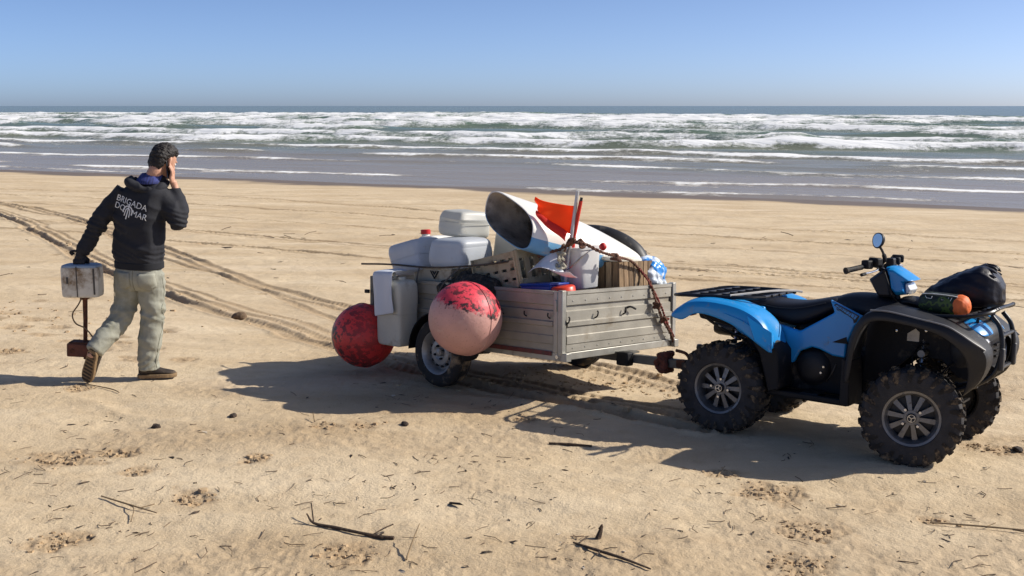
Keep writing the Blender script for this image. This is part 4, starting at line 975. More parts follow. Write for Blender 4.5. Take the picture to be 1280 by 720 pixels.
    MB().box((lx_ / 2 + .006, -ly / 2, lz / 2), (.03, .03, lz + .01)).build('corner_rib', M_CR, cr, bevel=.006)
    # broken white hull shell
    M_HW = mat('white_gelcoat', (.74, .72, .67), .35, var=.05, scale=4, dirt=((.45, .38, .28), .14, 5), coat=.15)
    M_HB = mat('pale_blue_gelcoat', (.13, .33, .55), .4, var=.1, scale=6, dirt=((.35, .32, .27), .2, 7))
    M_HI = mat('stained_dark_inside', (.32, .28, .23), .75, var=.5, scale=7, bump=.6, bscale=25, dirt=((.10, .08, .06), .35, 6))
    A, Bp = Vector((-.62, .13, .915)), Vector((-.22, 1.22, .60)); ax_ = (Bp - A).normalized()
    e1 = Vector((.91, 0, -.41)); e2 = Vector((-.06, 0, .995))
    rings, inner = [], []
    for t, w1, w2 in ((-.03, .300, .150), (0, .305, .155), (.15, .300, .165), (.32, .275, .165), (.5, .235, .15), (.68, .18, .122), (.85, .105, .08), (.96, .04, .035), (1.0, .008, .008)):
        c_ = A.lerp(Bp, t); rg, ri = [], []
        for k in range(32):
            a = 2 * math.pi * k / 32; ca, sa = math.cos(a), math.sin(a); p_ = 2.9
            u_, v_ = math.copysign(abs(ca) ** (2 / p_), ca), math.copysign(abs(sa) ** (2 / p_), sa)
            skew = Vector((0, .05 * v_ - .03 * u_, 0)) if t < .05 else Vector()
            rg.append(c_ + e1 * (u_ * w1) + e2 * (v_ * w2) + skew); ri.append(c_ + e1 * (u_ * (w1 - .012)) + e2 * (v_ * (w2 - .012)) + skew)
        rings.append(rg); inner.append(ri)
    mb = MB(); n = 32; nv = len(rings)
    allr = inner[::-1][2:] + rings
    v = [p for r_ in allr for p in r_]; f = []; mi = []
    ni = len(inner) - 2
    for i in range(len(allr) - 1):
        for k in range(n):
            f.append((i * n + k, i * n + (k + 1) % n, (i + 1) * n + (k + 1) % n, (i + 1) * n + k))
            if i < ni - 1: mi.append(2)
            elif 18 <= k <= 31 and i - ni < 5: mi.append(1)
            else: mi.append(0)
    mb.v = [tuple(p) for p in v]; mb.f = f; mb.m = mi
    me = mb.mesh('broken_hull', 60)
    hl = ob('broken_hull', me, [M_HW, M_HB, M_HI], sub=1); onT(hl, 0, 0, 0)
    tag(hl, 'broken white boat nose, pale blue underneath, open dark end facing left', 'boat part')
    # orange flag on grey pole, second red stick
    fl = empty('marker_flag', (0, 0, 0)); onT(fl, 0, 0, 0); tag(fl, 'orange flag on a grey pole stuck upright in the trailer load', 'flag')
    MB().tube([(-.245, .30, .45), (-.202, .30, .715), (-.131, .30, 1.135)], .013, 12).build('pole', mat('grey_tube', (.50, .51, .53), .35, .3, var=.1, scale=20), fl)
    rows = []
    for i in range(13):
        t = i / 12; row = []
        for k in range(9):
            q = k / 8
            top = Vector((-.150, .30, 1.03)).lerp(Vector((-.43, .18, 1.10)), t); bot = Vector((-.195, .29, .815)).lerp(Vector((-.40, .17, .985)), t)
            p = top.lerp(bot, q); wv = .022 * math.sin(5.5 * t + 1.2 * q) + .010 * math.sin(11 * t * (1 - q) + 3)
            row.append(p + Vector((.25 * wv, wv, -.02 * math.sin(3 * t))))
        rows.append(row)
    M_OR = mat('orange_flag_cloth', (1.0, .15, .014), .6, var=.06, scale=6, transl=.5)
    MB().grid(rows).build('cloth', M_OR, fl, solid=.003, sub=1)
    rows = []
    for i in range(11):
        t = i / 10; row = []
        for k in range(5):
            q = k / 4
            top = Vector((-.185, .265, .835)).lerp(Vector((-.41, .15, 1.00)), t); bot = Vector((-.20, .255, .765)).lerp(Vector((-.38, .145, .935)), t)
            p = top.lerp(bot, q); row.append(p + Vector((0, -.02 * math.sin(math.pi * q) + .012 * math.sin(8 * t), 0)))
        rows.append(row)
    MB().grid(rows).build('folded_edge', mat('red_flag_cloth', (.72, .028, .015), .6, var=.1, scale=6, transl=.25), fl, solid=.003, sub=1)
    rs = MB().tube([(-.205, .36, .62), (-.165, .35, .83), (-.085, .33, 1.075)], [.018, .017, .013], 10).build('red_stick', mat('red_painted_wood', (.60, .030, .015), .6, var=.15, scale=20, dirt=((.10, .05, .03), .12, 20))); onT(rs, -.022, -.02, -.01)
    tag(rs, 'red stick leaning beside the grey flag pole', 'stick')
    MB().tube([(-.088, .331, 1.066), (-.078, .3285, 1.098)], .0105, 8).build('dark_tip', M_PRINT, rs)
    # white bucket
    bk = MB().loft([[(a, b, z) for a, _, b in ellipse_ring((0, 0, 0), k, k * .95, 36, p=4.5)] for k, z in ((.02, .0), (.100, .0), (.110, .01), (.138, .285), (.147, .287), (.149, .305), (.136, .308), (.131, .29), (.102, .02), (.02, .015))], cap=False).build('bucket', mat('white_bucket_plastic', (.68, .68, .68), .35, var=.05, scale=6, dirt=((.40, .36, .3), .12, 6), transl=.12), ang=50)
    onT(bk, -.235, .46, .420, (R(3), R(-3), R(-4))); tag(bk, 'white squarish plastic bucket standing at the front board under the flag', 'bucket')
    MB().tube([(.165 * math.cos(a), .165 * math.sin(a), .285 - .14 * math.sin(a) ** 2 * (1 if math.sin(a) < 0 else 0)) for a in [math.pi + math.pi * k / 14 for k in range(15)]], .004, 6).build('handle', M_CHROME, bk)
    # torn white plastic sheet, blue box, red lid
    rows = []
    for i in range(9):
        t = i / 8; row = []
        for k in range(7):
            q = k / 6
            p = Vector((-.46, .12, .525)).lerp(Vector((-.07, .13, .60)), t).lerp(Vector((-.30, .27, .69)).lerp(Vector((-.05, .20, .49)), t), q)
            row.append(p + Vector((0, -.03 * math.sin(4 * t), .035 * math.sin(5 * t + 2 * q))))
        rows.append(row)
    s_ = MB().grid(rows).build('torn_plastic', mat('white_torn_plastic', (.80, .81, .83), .4, var=.05, scale=5), solid=.006, sub=2); onT(s_, 0, 0, 0)
    tag(s_, 'torn sheet of white plastic curling in front of the bucket', 'plastic piece')
    b = MB().box((0, 0, .07), (.27, .22, .14)).box((0, 0, .145), (.285, .235, .02)).build('blue_box', mat('deep_blue_plastic', (.008, .035, .26), .4, var=.1), bevel=.012); onT(b, -.31, .16, .315, (0, R(-3), R(5)))
    tag(b, 'deep blue plastic box just showing over the side board', 'box')
    b = MB().lathe([(0, .06), (.075, .06), (.085, .052), (.088, 0), (.08, 0), (.08, .045), (0, .05)], 24, axis='z', cap=False).build('round_tray', mat('orange_red_plastic', (.62, .045, .015), .4, var=.1), ang=50); onT(b, -.105, .135, .40, (R(6), R(-4), 0))
    tag(b, 'orange red round tray at the front corner of the trailer box', 'tray')
    # wooden crate of upright slats with foam slab on top
    wc = empty('wooden_crate', (0, 0, 0)); onT(wc, -.235, .93, .40, (0, R(-1), R(2))); tag(wc, 'weathered wooden crate of upright slats behind the front board', 'crate')
    rw = random.Random(4); cols = [(.20, .13, .07), (.26, .17, .095), (.15, .095, .05), (.30, .21, .125)]
    for k in range(7):
        m = mat('crate_wood_%d' % (k % 4), cols[k % 4], .8, var=.35, scale=14, bump=.4, bscale=50, stretch=(4, 4, .6))
        MB().box((.155, -.20 + .062 * k, .105), (.016 + .004 * rw.random(), .052, .21), (0, R(rw.uniform(-2, 2)), 0)).build('slat', m, wc)
        MB().box((-.155, -.20 + .062 * k, .105), (.016, .052, .21)).build('slat', m, wc)
    for k in range(5):
        MB().box((-.13 + .065 * k, -.222, .105), (.052, .016, .21)).build('slat', mat('crate_wood_%d' % (k % 4), cols[k % 4], .8, var=.35, scale=14, bump=.4, bscale=50, stretch=(4, 4, .6)), wc)
    for z in (.03, .18):
        MB().box((.138, 0, z), (.018, .42, .03)).build('rail', MATS['crate_wood_1'], wc); MB().box((-.138, 0, z), (.018, .42, .03)).build('rail', MATS['crate_wood_1'], wc)
    mb = MB().loft([[(a, b, z) for a, _, b in ellipse_ring((0, 0, 0), .16 * k, .21 * k, 24, p=4)] for z, k in ((0, .92), (.012, 1), (.03, 1), (.04, .9))])
    me = mb.mesh('foam_slab'); crinkle(me, .006, 14, 3); fin(me, 40)
    fo = ob('foam_slab', me, mat('old_white_foam', (.66, .64, .57), .85, var=.12, scale=12, bump=.5, bscale=90, dirt=((.35, .28, .18), .25, 9)), sub=1); onT(fo, -.25, .88, .612, (R(-2), R(4), R(8)))
    tag(fo, 'flat slab of old white foam lying on the wooden crate', 'foam')
    # blue and white plastic bag
    m = bpy.data.materials.new('blue_white_bag'); m.use_nodes = True; nn = m.node_tree.nodes; Lk = m.node_tree.links; p = nn['Principled BSDF']
    tc = nn.new('ShaderNodeTexCoord'); q = nn.new('ShaderNodeTexNoise'); q.inputs['Scale'].default_value = 9; q.inputs['Detail'].default_value = 3; Lk.new(tc.outputs['Object'], q.inputs['Vector'])
    r_ = nn.new('ShaderNodeValToRGB'); r_.color_ramp.elements[0].position = .47; r_.color_ramp.elements[0].color = (.02, .22, .62, 1); r_.color_ramp.elements[1].position = .53; r_.color_ramp.elements[1].color = (.70, .76, .82, 1)
    Lk.new(q.outputs[0], r_.inputs[0]); Lk.new(r_.outputs[0], p.inputs['Base Color']); p.inputs['Roughness'].default_value = .28
    mb = blob([(-.11, .09, .02, .02), (-.10, .09, .09, .07), (-.02, .11, .13, .11), (.06, .10, .12, .10), (.10, .07, .07, .06), (.11, .06, .02, .02)], 20)
    me = remesh(mb, .010, 2); crinkle(me, .022, 11, 31, 3); fin(me, 35)
    bg_ = ob('plastic_bag', me, m); onT(bg_, -.165, 1.20, .400, (0, 0, R(20))); tag(bg_, 'crumpled blue and white plastic bag in the far front corner of the trailer', 'plastic bag')
    # black curved strip behind the hull
    pth = smooth_path([(-.98, 1.02, .74), (-.80, 1.06, .825), (-.60, 1.10, .835), (-.42, 1.14, .79), (-.28, 1.18, .70), (-.20, 1.2, .58)], 6)
    bs = MB().tube(pth, .042, 10, flat=1.5).build('black_hose', mat('black_rubber_hose', (.016, .016, .018), .5, var=.25, scale=14, dirt=((.2, .17, .13), .12, 10))); onT(bs, 0, 0, 0)
    tag(bs, 'thick black curved rubber piece arching behind the white hull', 'rubber piece')
    # red float cap on the rope line
    b = MB().lathe([(0, .022), (.022, .018), (.03, 0), (.022, -.018), (0, -.022)], 16, axis='y', cap=False).build('small_float', mat('red_float_paint', (.50, .02, .02), .45), ang=60); onT(b, -.03, .47, .735)
    tag(b, 'small round red float tied into the rope', 'float')
    # ropes
    M_ROPE = mat('brown_rope', (.17, .075, .045), .9, var=.5, scale=60, bump=1.0, bscale=160, dirt=((.05, .03, .022), .35, 30))
    def rope(name, pts, r_, label, m=M_ROPE, knots=()):
        P = smooth_path(pts, 7); fr = frames(P); mb = MB(); acc = 0; a_, b_ = [], []
        for i, (p, t, n1, n2) in enumerate(fr):
            if i: acc += (fr[i][0] - fr[i - 1][0]).length
            an = acc / (r_ * 5) * 2 * math.pi
            a_.append(p + (n1 * math.cos(an) + n2 * math.sin(an)) * r_ * .55); b_.append(p - (n1 * math.cos(an) + n2 * math.sin(an)) * r_ * .55)
        mb.tube(a_, r_ * .62, 6); mb.tube(b_, r_ * .62, 6)
        o = mb.build(name, m); onT(o, 0, 0, 0); tag(o, label, 'rope')
        rk = random.Random(len(pts))
        for kx in knots:
            q = MB(); c_ = Vector(kx)
            pts_ = [c_ + Vector((rk.uniform(-1, 1), rk.uniform(-1, 1), rk.uniform(-1, 1))) * r_ * 2.4 for _ in range(9)]
            q.tube(smooth_path(pts_, 5), r_ * .9, 6).build('knot', m, o)
        return o
    rope('rope', [(-.42, .20, .655), (-.33, .22, .69), (-.227, .255, .72), (-.15, .27, .765), (-.054, .24, .765), (-.069, .35, .745), (-.013, .42, .70), (-.012, .60, .66), (-.03, .80, .62), (-.06, .97, .53), (.0, 1.0, .455), (.032, 1.04, .30), (.034, 1.12, .165), (.034, 1.22, .055), (.02, 1.30, -.05)], .0125,
         'brown rope slung over the load and down the front board of the trailer', knots=((-.227, .25, .715), (-.15, .26, .765), (-.06, .25, .765), (-.01, .60, .655), (.04, 1.05, .27), (.034, 1.13, .16)))
    rope('rope', [(-.05, .93, .56), (.0, .98, .46), (.034, 1.09, .28), (.036, 1.17, .14), (.034, 1.27, .02)], .009, 'thinner reddish rope hanging down the front board beside the thick one', mat('reddish_rope', (.24, .05, .04), .9, var=.4, scale=60, bump=.8, bscale=160), ((.036, 1.16, .15),))
    rope('rope', [(-.215, .26, .75), (-.20, .22, .70), (-.215, .20, .64), (-.19, .21, .60), (-.225, .20, .57)], .012, 'pale frayed rope end hanging in front of the bucket', mat('pale_rope', (.36, .33, .26), .9, var=.4, scale=60, bump=.8, bscale=160), ((-.205, .21, .66), (-.205, .205, .60)))
    # long thin rod across the canisters
    rd = MB().tube(smooth_path([(-2.22, -.022, .535), (-1.85, -.015, .545), (-1.4, -.01, .54), (-1.0, .0, .565), (-.70, .03, .60), (-.50, .10, .635)], 5), .0075, 8).build('thin_rod', mat('dark_brown_rod', (.075, .055, .040), .7, var=.4, scale=30)); onT(rd, 0, 0, 0)
    tag(rd, 'long thin dark rod lying across the canisters along the side board', 'rod')
    cordm = mat('grey_cord', (.10, .095, .09), .8)
    c_ = MB().tube(smooth_path([(-1.50, -.012, .54), (-1.505, -.035, .44), (-1.50, -.03, .33), (-1.49, -.028, .25)], 4), .006, 6).build('cord', cordm); onT(c_, 0, 0, 0); tag(c_, 'short cord hanging straight down the side board beside the hanging canister', 'cord')
    c_ = MB().tube(smooth_path([(-1.03, -.01, .56), (-1.15, -.05, .45), (-1.22, -.06, .36), (-1.26, -.05, .28)], 4), .006, 6).build('cord', cordm); onT(c_, 0, 0, 0); tag(c_, 'cord running slantwise from the rod down behind the pink float', 'cord')
    # rusty shackle and rope tangle on the coupling
    mb = MB(); rk = random.Random(3)
    for k in range(4):
        pts_ = [Vector((rk.uniform(-.05, .05), rk.uniform(-.05, .05), rk.uniform(-.075, .06))) for _ in range(8)]
        mb.tube(smooth_path(pts_, 5), .017, 7)
    me = mb.mesh('t'); me2 = remesh(mb, .008, 1); crinkle(me2, .004, 40, 2); fin(me2, 60)
    tg = ob('rope_tangle', me2, mat('rust_red_rope', (.13, .038, .026), .9, var=.5, scale=40, bump=.8, bscale=90, dirt=((.06, .025, .02), .4, 25))); onT(tg, .40, .655, -.075); tag(tg, 'rust red rope tangle wound round the trailer drawbar', 'rope')

def buoy(name, c, rad, mats, label, rot, seed):
    n, k = 40, 24; rings = []
    for i in range(1, k):
        a = math.pi * i / k; z = -math.cos(a); r_ = math.sin(a)
        fac = 1 + .05 * max(0, z - .86) / .14          # neck of the float
        rings.append([(rad * r_ * math.cos(2 * math.pi * j / n), rad * r_ * math.sin(2 * math.pi * j / n), rad * z * fac) for j in range(n)])
    me = MB().loft(rings).mesh(name, 180); a = co(me); setco(me, a * (1 + .014 * n3(a, 5, seed))[:, None]); fin(me, 180)
    o = ob(name, me, mats, sub=1)
    onT(o, *c, rot); tag(o, label, 'float', 'round floats tied outside the trailer')
    e = MB().tube([(.035 * math.cos(t), 0, rad * 1.09 + .030 * math.sin(t)) for t in [2 * math.pi * q / 14 for q in range(15)]], .013, 8).lathe([(.0, rad * 1.07), (.05, rad * 1.07), (.055, rad * 1.02), (.07, rad * .97)], 16, axis='z', cap=False)
    e.build('eye', mats, o)
    MB().tube([(rad * 1.002 * math.cos(t), rad * 1.002 * math.sin(t), 0) for t in [2 * math.pi * q / 60 for q in range(61)]], .0035, 6).build('mould_seam', mats, o)
    return o

def float_mat(name, lower, upper, zcut, fouling, famt, axis):
    """two-colour sprayed float: upper colour above a ragged line, dark fouling along it"""
    m = bpy.data.materials.new(name); m.use_nodes = True; n = m.node_tree.nodes; L = m.node_tree.links; p = n['Principled BSDF']
    tc = n.new('ShaderNodeTexCoord'); sp = n.new('ShaderNodeVectorMath'); sp.operation = 'DOT_PRODUCT'; L.new(tc.outputs['Object'], sp.inputs[0]); sp.inputs[1].default_value = Vector(axis).normalized()
    def noise(sc, d=6):
        q = n.new('ShaderNodeTexNoise'); q.inputs['Scale'].default_value = sc; q.inputs['Detail'].default_value = d; q.inputs['Roughness'].default_value = .72 if d > 8 else .5; L.new(tc.outputs['Object'], q.inputs['Vector']); return q.outputs[0]
    def mr(s, a, b, c=0, d=1):
        q = n.new('ShaderNodeMapRange'); L.new(s, q.inputs[0])
        for k, v in zip((1, 2, 3, 4), (a, b, c, d)): q.inputs[k].default_value = v
        return q.outputs[0]
    def add(a, b, op='ADD'):
        q = n.new('ShaderNodeMath'); q.operation = op; L.new(a, q.inputs[0]); L.new(b, q.inputs[1]); return q.outputs[0]
    def mix(f, a, b):
        q = n.new('ShaderNodeMix'); q.data_type = 'RGBA'; L.new(f, q.inputs[0])
        for s, k in ((a, 6), (b, 7)):
            if hasattr(s, 'links'): L.new(s, q.inputs[k])
            else: q.inputs[k].default_value = (*s, 1)
        return q.outputs[2]
    h = add(sp.outputs['Value'], add(mr(noise(6), .3, .7, -.035, .035), mr(noise(40, 9), .3, .7, -.03, .03)))
    lo = mix(mr(noise(4), .35, .65), lower, tuple(c * .82 for c in lower)); lo = mix(mr(noise(70, 3), .62, .75, 0, .6), lo, (.10, .06, .05))
    up = mix(mr(noise(5), .4, .65), upper, tuple(c * .75 for c in upper))
    up = mix(mr(noise(18, 9), .55, .72, 0, .55), up, tuple(.5 * a_ + .5 * b_ for a_, b_ in zip(lower, upper))); lo = mix(mr(noise(9, 9), .55, .75, 0, .5), lo, (.62, .47, .40))
    c = mix(mr(h, zcut - .016, zcut + .016), lo, up)
    band = mr(h, zcut - .004, zcut + .11, 1, 0)
    above = mr(h, zcut - .02, zcut)
    f = add(mr(noise(13, 10), .58 - famt, .61 - famt), add(above, mr(h, zcut + .03, zcut + .14 + famt * 2, 1, famt * 4), 'MULTIPLY'), 'MULTIPLY')
    c = mix(f, c, fouling)
    L.new(c, p.inputs['Base Color']); p.inputs['Roughness'].default_value = .5
    b = n.new('ShaderNodeBump'); b.inputs['Strength'].default_value = .3; b.inputs['Distance'].default_value = .008; L.new(noise(35, 5), b.inputs['Height']); L.new(b.outputs[0], p.inputs['Normal'])
    return m
build_load()
# the necks point at the trailer, where they are tied; the paint lines run across them
buoy('round_float', (-.665, -.30, .215), .268, float_mat('pink_float_paint', (.60, .33, .285), (.74, .055, .085), .115, (.035, .022, .022), .07, (.22, -.86, .05)), 'big pink round float with bright red top, hanging over the trailer wheel', (R(-90), 0, 0), 5)
buoy('round_float', (-2.02, -.16, -.035), .262, float_mat('red_float_paint_fouled', (.50, .28, .23), (.80, .050, .045), -.125, (.026, .020, .020), .085, (.95, -.2, .25)), 'red round float blotched with black, behind the trailer end near the sand', (R(-90), 0, 0), 8)

# ================================================================== person
PX, PY = -2.80, 8.63
PZ = float(base_z(np.array([PX]), np.array([PY]))[0]) + 0.004

def torso_ring(z, cx, cy, hw, hd, yaw, n=28, p=2.4):
    c, s = math.cos(R(yaw)), math.sin(R(yaw)); out = []
    for k in range(n):
        a = 2 * math.pi * k / n; ca, sa = math.cos(a), math.sin(a)
        u = hw * math.copysign(abs(ca) ** (2 / p), ca); v = hd * math.copysign(abs(sa) ** (2 / p), sa)
        out.append((cx + u * c + v * s, cy - u * s + v * c, z))
    return out
def limb(mb, pts, rs, n=16, k=4):
    P = smooth_path(pts, k); m_ = len(P); N = len(pts) - 1; rr = []
    for i in range(m_):
        t = i / k; j = min(int(t), N - 1); f = t - j; rr.append(rs[j] * (1 - f) + rs[j + 1] * f)
    return mb.tube(P, rr, n)
def ball(mb, c, r, n=14):
    r = r if isinstance(r, (tuple, list)) else (r, r, r); rings = []
    for i in range(1, 8):
        a = math.pi * i / 8; rings.append([(c[0] + r[0] * math.sin(a) * math.cos(2 * math.pi * j / n), c[1] + r[1] * math.sin(a) * math.sin(2 * math.pi * j / n), c[2] - r[2] * math.cos(a)) for j in range(n)])
    return mb.loft(rings)

HEADM = Matrix.Translation((.108, .075, 1.700)) @ Euler((R(-24), R(8), R(-30))).to_matrix().to_4x4()
def hring(z, hw, yf, yb, n=22):
    cy = (yf + yb) / 2; hd = (yf - yb) / 2
    return [HEADM @ Vector((hw * math.cos(2 * math.pi * k / n), cy + hd * math.sin(2 * math.pi * k / n), z)) for k in range(n)]

def folds(me, amp, fx, fz, seed, mask=None, k=2):
    """cloth folds: ridged noise drawn out across the limb"""
    a = co(me); nn = nor(me); d = 0
    for i in range(k):
        q = 1.7 ** i
        w = n3(a, 3.0, seed + 40) * .5
        d = d + (1 - 2.2 * np.abs(vn(a[:, 0] * fx * q + a[:, 1] * fx * q + w * 3, a[:, 2] * fz * q + a[:, 0] * fz * .35 * q + w * 2, seed + i))) / q
    m_ = np.ones(len(a)) if mask is None else mask(a)
    setco(me, a + nn * (amp * d * m_)[:, None])

def build_person():
    root = empty('person', (PX, PY, PZ))
    tag(root, 'person in black hooded top and pale jeans walking away with phone at ear', 'person')
    M_SKIN = mat('skin', (.50, .27, .18), .55, var=.12, scale=20, sss=.1)
    M_HAIR = mat('dark_hair', (.012, .009, .008), .55, var=.4, scale=60, bump=.8, bscale=120)
    M_TOP = mat('black_sweatshirt', (.0125, .0135, .019), .85, var=.25, scale=14, bump=.25, bscale=220, dirt=((.05, .045, .04), .10, 10))
    M_JEAN = mat('pale_washed_denim', (.295, .295, .242), .85, var=.16, scale=9, bump=.35, bscale=260, dirt=((.235, .23, .17), .3, 5))
    M_BOOT = mat('dark_brown_shoe', (.030, .020, .014), .7, var=.3, scale=20, dirt=((.18, .13, .08), .2, 16))
    M_SOLE = mat('tan_shoe_sole', (.22, .145, .075), .8, var=.3, scale=18, bump=.6, bscale=60)
    # ---- the continuous body: head, neck, trunk, limbs, right hand
    b = MB()
    b.loft([hring(*q) for q in ((-.128, .022, .080, .035), (-.115, .042, .094, .0), (-.09, .055, .097, -.045), (-.06, .062, .096, -.070), (-.03, .068, .095, -.085), (.01, .074, .094, -.098), (.05, .077, .090, -.102), (.085, .070, .072, -.092), (.110, .050, .045, -.062), (.122, .02, .015, -.03))])
    hp = lambda x, y, z: HEADM @ Vector((x, y, z))
    b.tube([hp(0, .092, .030), hp(0, .108, .005), hp(0, .118, -.018), hp(0, .098, -.030)], [.008, .011, .015, .010], 10)     # nose
    b.tube([hp(-.022, .094, -.062), hp(0, .101, -.060), hp(.022, .094, -.062)], [.006, .009, .006], 8)                        # lips
    b.tube([hp(-.05, .082, .032), hp(-.02, .094, .036), hp(.02, .094, .036), hp(.05, .082, .032)], [.006, .009, .009, .006], 8)    # brow
    for sx in (-1, 1):
        b.tube([hp(sx * .074, -.012, .030), hp(sx * .084, -.020, .022), hp(sx * .086, -.022, .0), hp(sx * .080, -.012, -.022), hp(sx * .072, -.006, -.030)], [.009, .012, .011, .010, .007], 8)
    limb(b, [hp(0, -.035, -.05), hp(0, -.045, -.11), (.02, .035, 1.555), (.0, .02, 1.48)], [.056, .056, .062, .09])
    b.loft([torso_ring(*q) for q in ((.84, -.098, 0, .14, .09, 34), (.95, -.098, 0, .15, .095, 30), (1.1, -.09, 0, .145, .09, 27), (1.28, -.075, .005, .165, .095, 22), (1.40, -.06, .012, .17, .09, 20), (1.48, -.04, .02, .14, .075, 20), (1.53, -.01, .03, .08, .06, 20))])
    limb(b, [(-.16, .045, 1.44), (-.30, .03, 1.36), (-.415, .0, 1.20), (-.48, -.02, 1.09), (-.525, -.045, 1.0), (-.535, -.05, .955)], [.06, .05, .042, .036, .026, .026])
    limb(b, [(.08, -.01, 1.42), (.185, -.05, 1.33), (.232, -.072, 1.235), (.230, -.03, 1.34), (.213, .015, 1.44), (.200, .022, 1.505), (.188, .016, 1.548)], [.06, .05, .042, .040, .032, .026, .028])
    limb(b, [(-.02, -.02, .86), (-.012, .0, .68), (-.015, .01, .52), (-.04, .01, .38), (-.07, .0, .12), (-.06, .01, .06)], [.085, .08, .06, .058, .04, .04])
    limb(b, [(-.18, .02, .86), (-.205, .02, .68), (-.262, -.02, .49), (-.33, -.11, .38), (-.405, -.215, .27), (-.425, -.225, .22)], [.085, .08, .06, .055, .04, .04])
    # right palm, four unequal fingers and thumb closed on the phone
    ball(b, (.184, .010, 1.574), (.019, .042, .044)); 
    for i, (yy, ln) in enumerate(((-.028, .074), (-.008, .086), (.013, .080), (.032, .064))):
        limb(b, [(.188, yy * .9 + .008, 1.590), (.1935, yy + .006, 1.590 + ln * .45), (.186, yy + .004, 1.590 + ln * .80), (.1735, yy + .002, 1.590 + ln * 1.08)], [.0105, .0095, .009, .0075], 9, 3)
    limb(b, [(.186, .040, 1.562), (.176, .056, 1.584), (.162, .056, 1.612), (.155, .050, 1.634)], [.013, .011, .010, .008], 9, 3)
    me = remesh(b, .0062, 3, .4); fin(me, 180); me.name = 'body'
    ob('body', me, M_SKIN, root)
    # eyes
    for sx in (-1, 1):
        e = MB(); ball(e, hp(sx * .031, .083, .012), .0125, 12); e.build('eye', mat('eye_white', (.6, .58, .55), .25), root)
    # hair
    h = MB().loft([hring(*q) for q in ((-.088, .045, -.045, -.088), (-.06, .066, -.030, -.106), (-.02, .080, -.012, -.117), (.015, .083, -.004, -.122), (.035, .085, .022, -.123), (.055, .085, .058, -.123), (.075, .083, .086, -.119), (.098, .078, .090, -.108), (.122, .062, .078, -.085), (.138, .04, .045, -.052), (.146, .015, .01, -.02))])
    me = remesh(h, .006, 3); a = co(me); nn = nor(me)
    d = .005 * n3(a, 40, 3) + .006 * n3(a, 110, 4) + .006 * n3(a, 220, 6); setco(me, a + nn * d[:, None]); fin(me, 60); ob('hair', me, M_HAIR, root)
    # ---- hooded top
    t = MB()
    t.loft([torso_ring(*q) for q in ((.882, -.100, 0, .198, .135, 32), (.905, -.100, 0, .206, .142, 32), (.935, -.100, 0, .206, .142, 32), (.965, -.100, .0, .214, .150, 30), (1.05, -.096, 0, .213, .146, 28), (1.15, -.090, 0, .214, .140, 25), (1.28, -.075, .004, .224, .138, 22), (1.38, -.060, .012, .230, .132, 20), (1.46, -.045, .018, .213, .120, 20), (1.52, -.02, .028, .165, .102, 20), (1.565, .005, .040, .118, .086, 20), (1.59, .02, .050, .092, .078, 20))])
    limb(t, [(-.19, .05, 1.465), (-.30, .03, 1.365), (-.372, .012, 1.27), (-.42, .0, 1.195), (-.475, -.02, 1.10), (-.512, -.038, 1.035), (-.525, -.045, 1.0)], [.090, .080, .073, .068, .060, .054, .044])
    limb(t, [(.105, -.012, 1.425), (.19, -.045, 1.335), (.228, -.068, 1.255), (.240, -.055, 1.245), (.238, -.025, 1.34), (.220, .012, 1.425), (.206, .022, 1.485), (.203, .022, 1.505)], [.092, .082, .072, .072, .062, .056, .050, .042])
    me = remesh(t, .0095, 5, .5)
    folds(me, .010, 4.5, 7.0, 21, lambda q: sst(.90, .97, q[:, 2]) * (1 - .75 * np.exp(-((q[:, 0] + .10) / .13) ** 2 - ((q[:, 2] - 1.33) / .10) ** 2)))
    a = co(me)   # deeper creases at the elbows and waist
    w = np.exp(-(np.linalg.norm(a - np.array([.236, -.06, 1.255]), axis=1) / .09) ** 2) + np.exp(-(np.linalg.norm(a - np.array([-.42, 0, 1.20]), axis=1) / .10) ** 2) + .5 * np.exp(-((a[:, 2] - .99) / .045) ** 2)
    setco(me, a + nor(me) * (.008 * w * np.sin(a[:, 2] * 150 + a[:, 0] * 60 + 4 * n3(a, 9, 2)))[:, None])
    fin(me, 180); me.name = 'sweatshirt'
    top = ob('sweatshirt', me, M_TOP, root)
    bvh = BVHTree.FromPolygons([v.co.copy() for v in me.vertices], [tuple(p.vertices) for p in me.polygons])
    MB().loft([torso_ring(z, -.100, 0, .2065 + k, .1425 + k, 32) for z, k in ((.880, -.004), (.885, .003), (.93, .004), (.937, -.002))], cap=False).build('waistband', mat('black_rib_knit', (.010, .011, .015), .9, var=.2, scale=200), top)
    # hood lying on the back, blue lining showing round the nape
    hd = MB(); limb(hd, [(-.10, .10, 1.565), (-.135, .02, 1.560), (-.115, -.055, 1.545), (-.03, -.090, 1.505), (.07, -.085, 1.490), (.125, -.03, 1.520), (.125, .07, 1.545)], [.020, .032, .036, .033, .032, .028, .02], 12)
    me = remesh(hd, .009, 3); folds(me, .008, 9, 12, 5); fin(me, 180); ob('hood', me, M_TOP, root)
    M_LIN = mat('blue_striped_lining', (.035, .045, .17), .85, var=.6, scale=30, stretch=(3, 1, .3))
    MB().loft([torso_ring(z, cx, cy, hw, hd_, 20, p=2.0) for z, cx, cy, hw, hd_ in ((1.535, .0, -.005, .110, .090), (1.565, .010, .015, .100, .085), (1.598, .022, .038, .088, .076), (1.612, .026, .045, .080, .068))], cap=False).build('collar_lining', M_LIN, root, solid=.006)
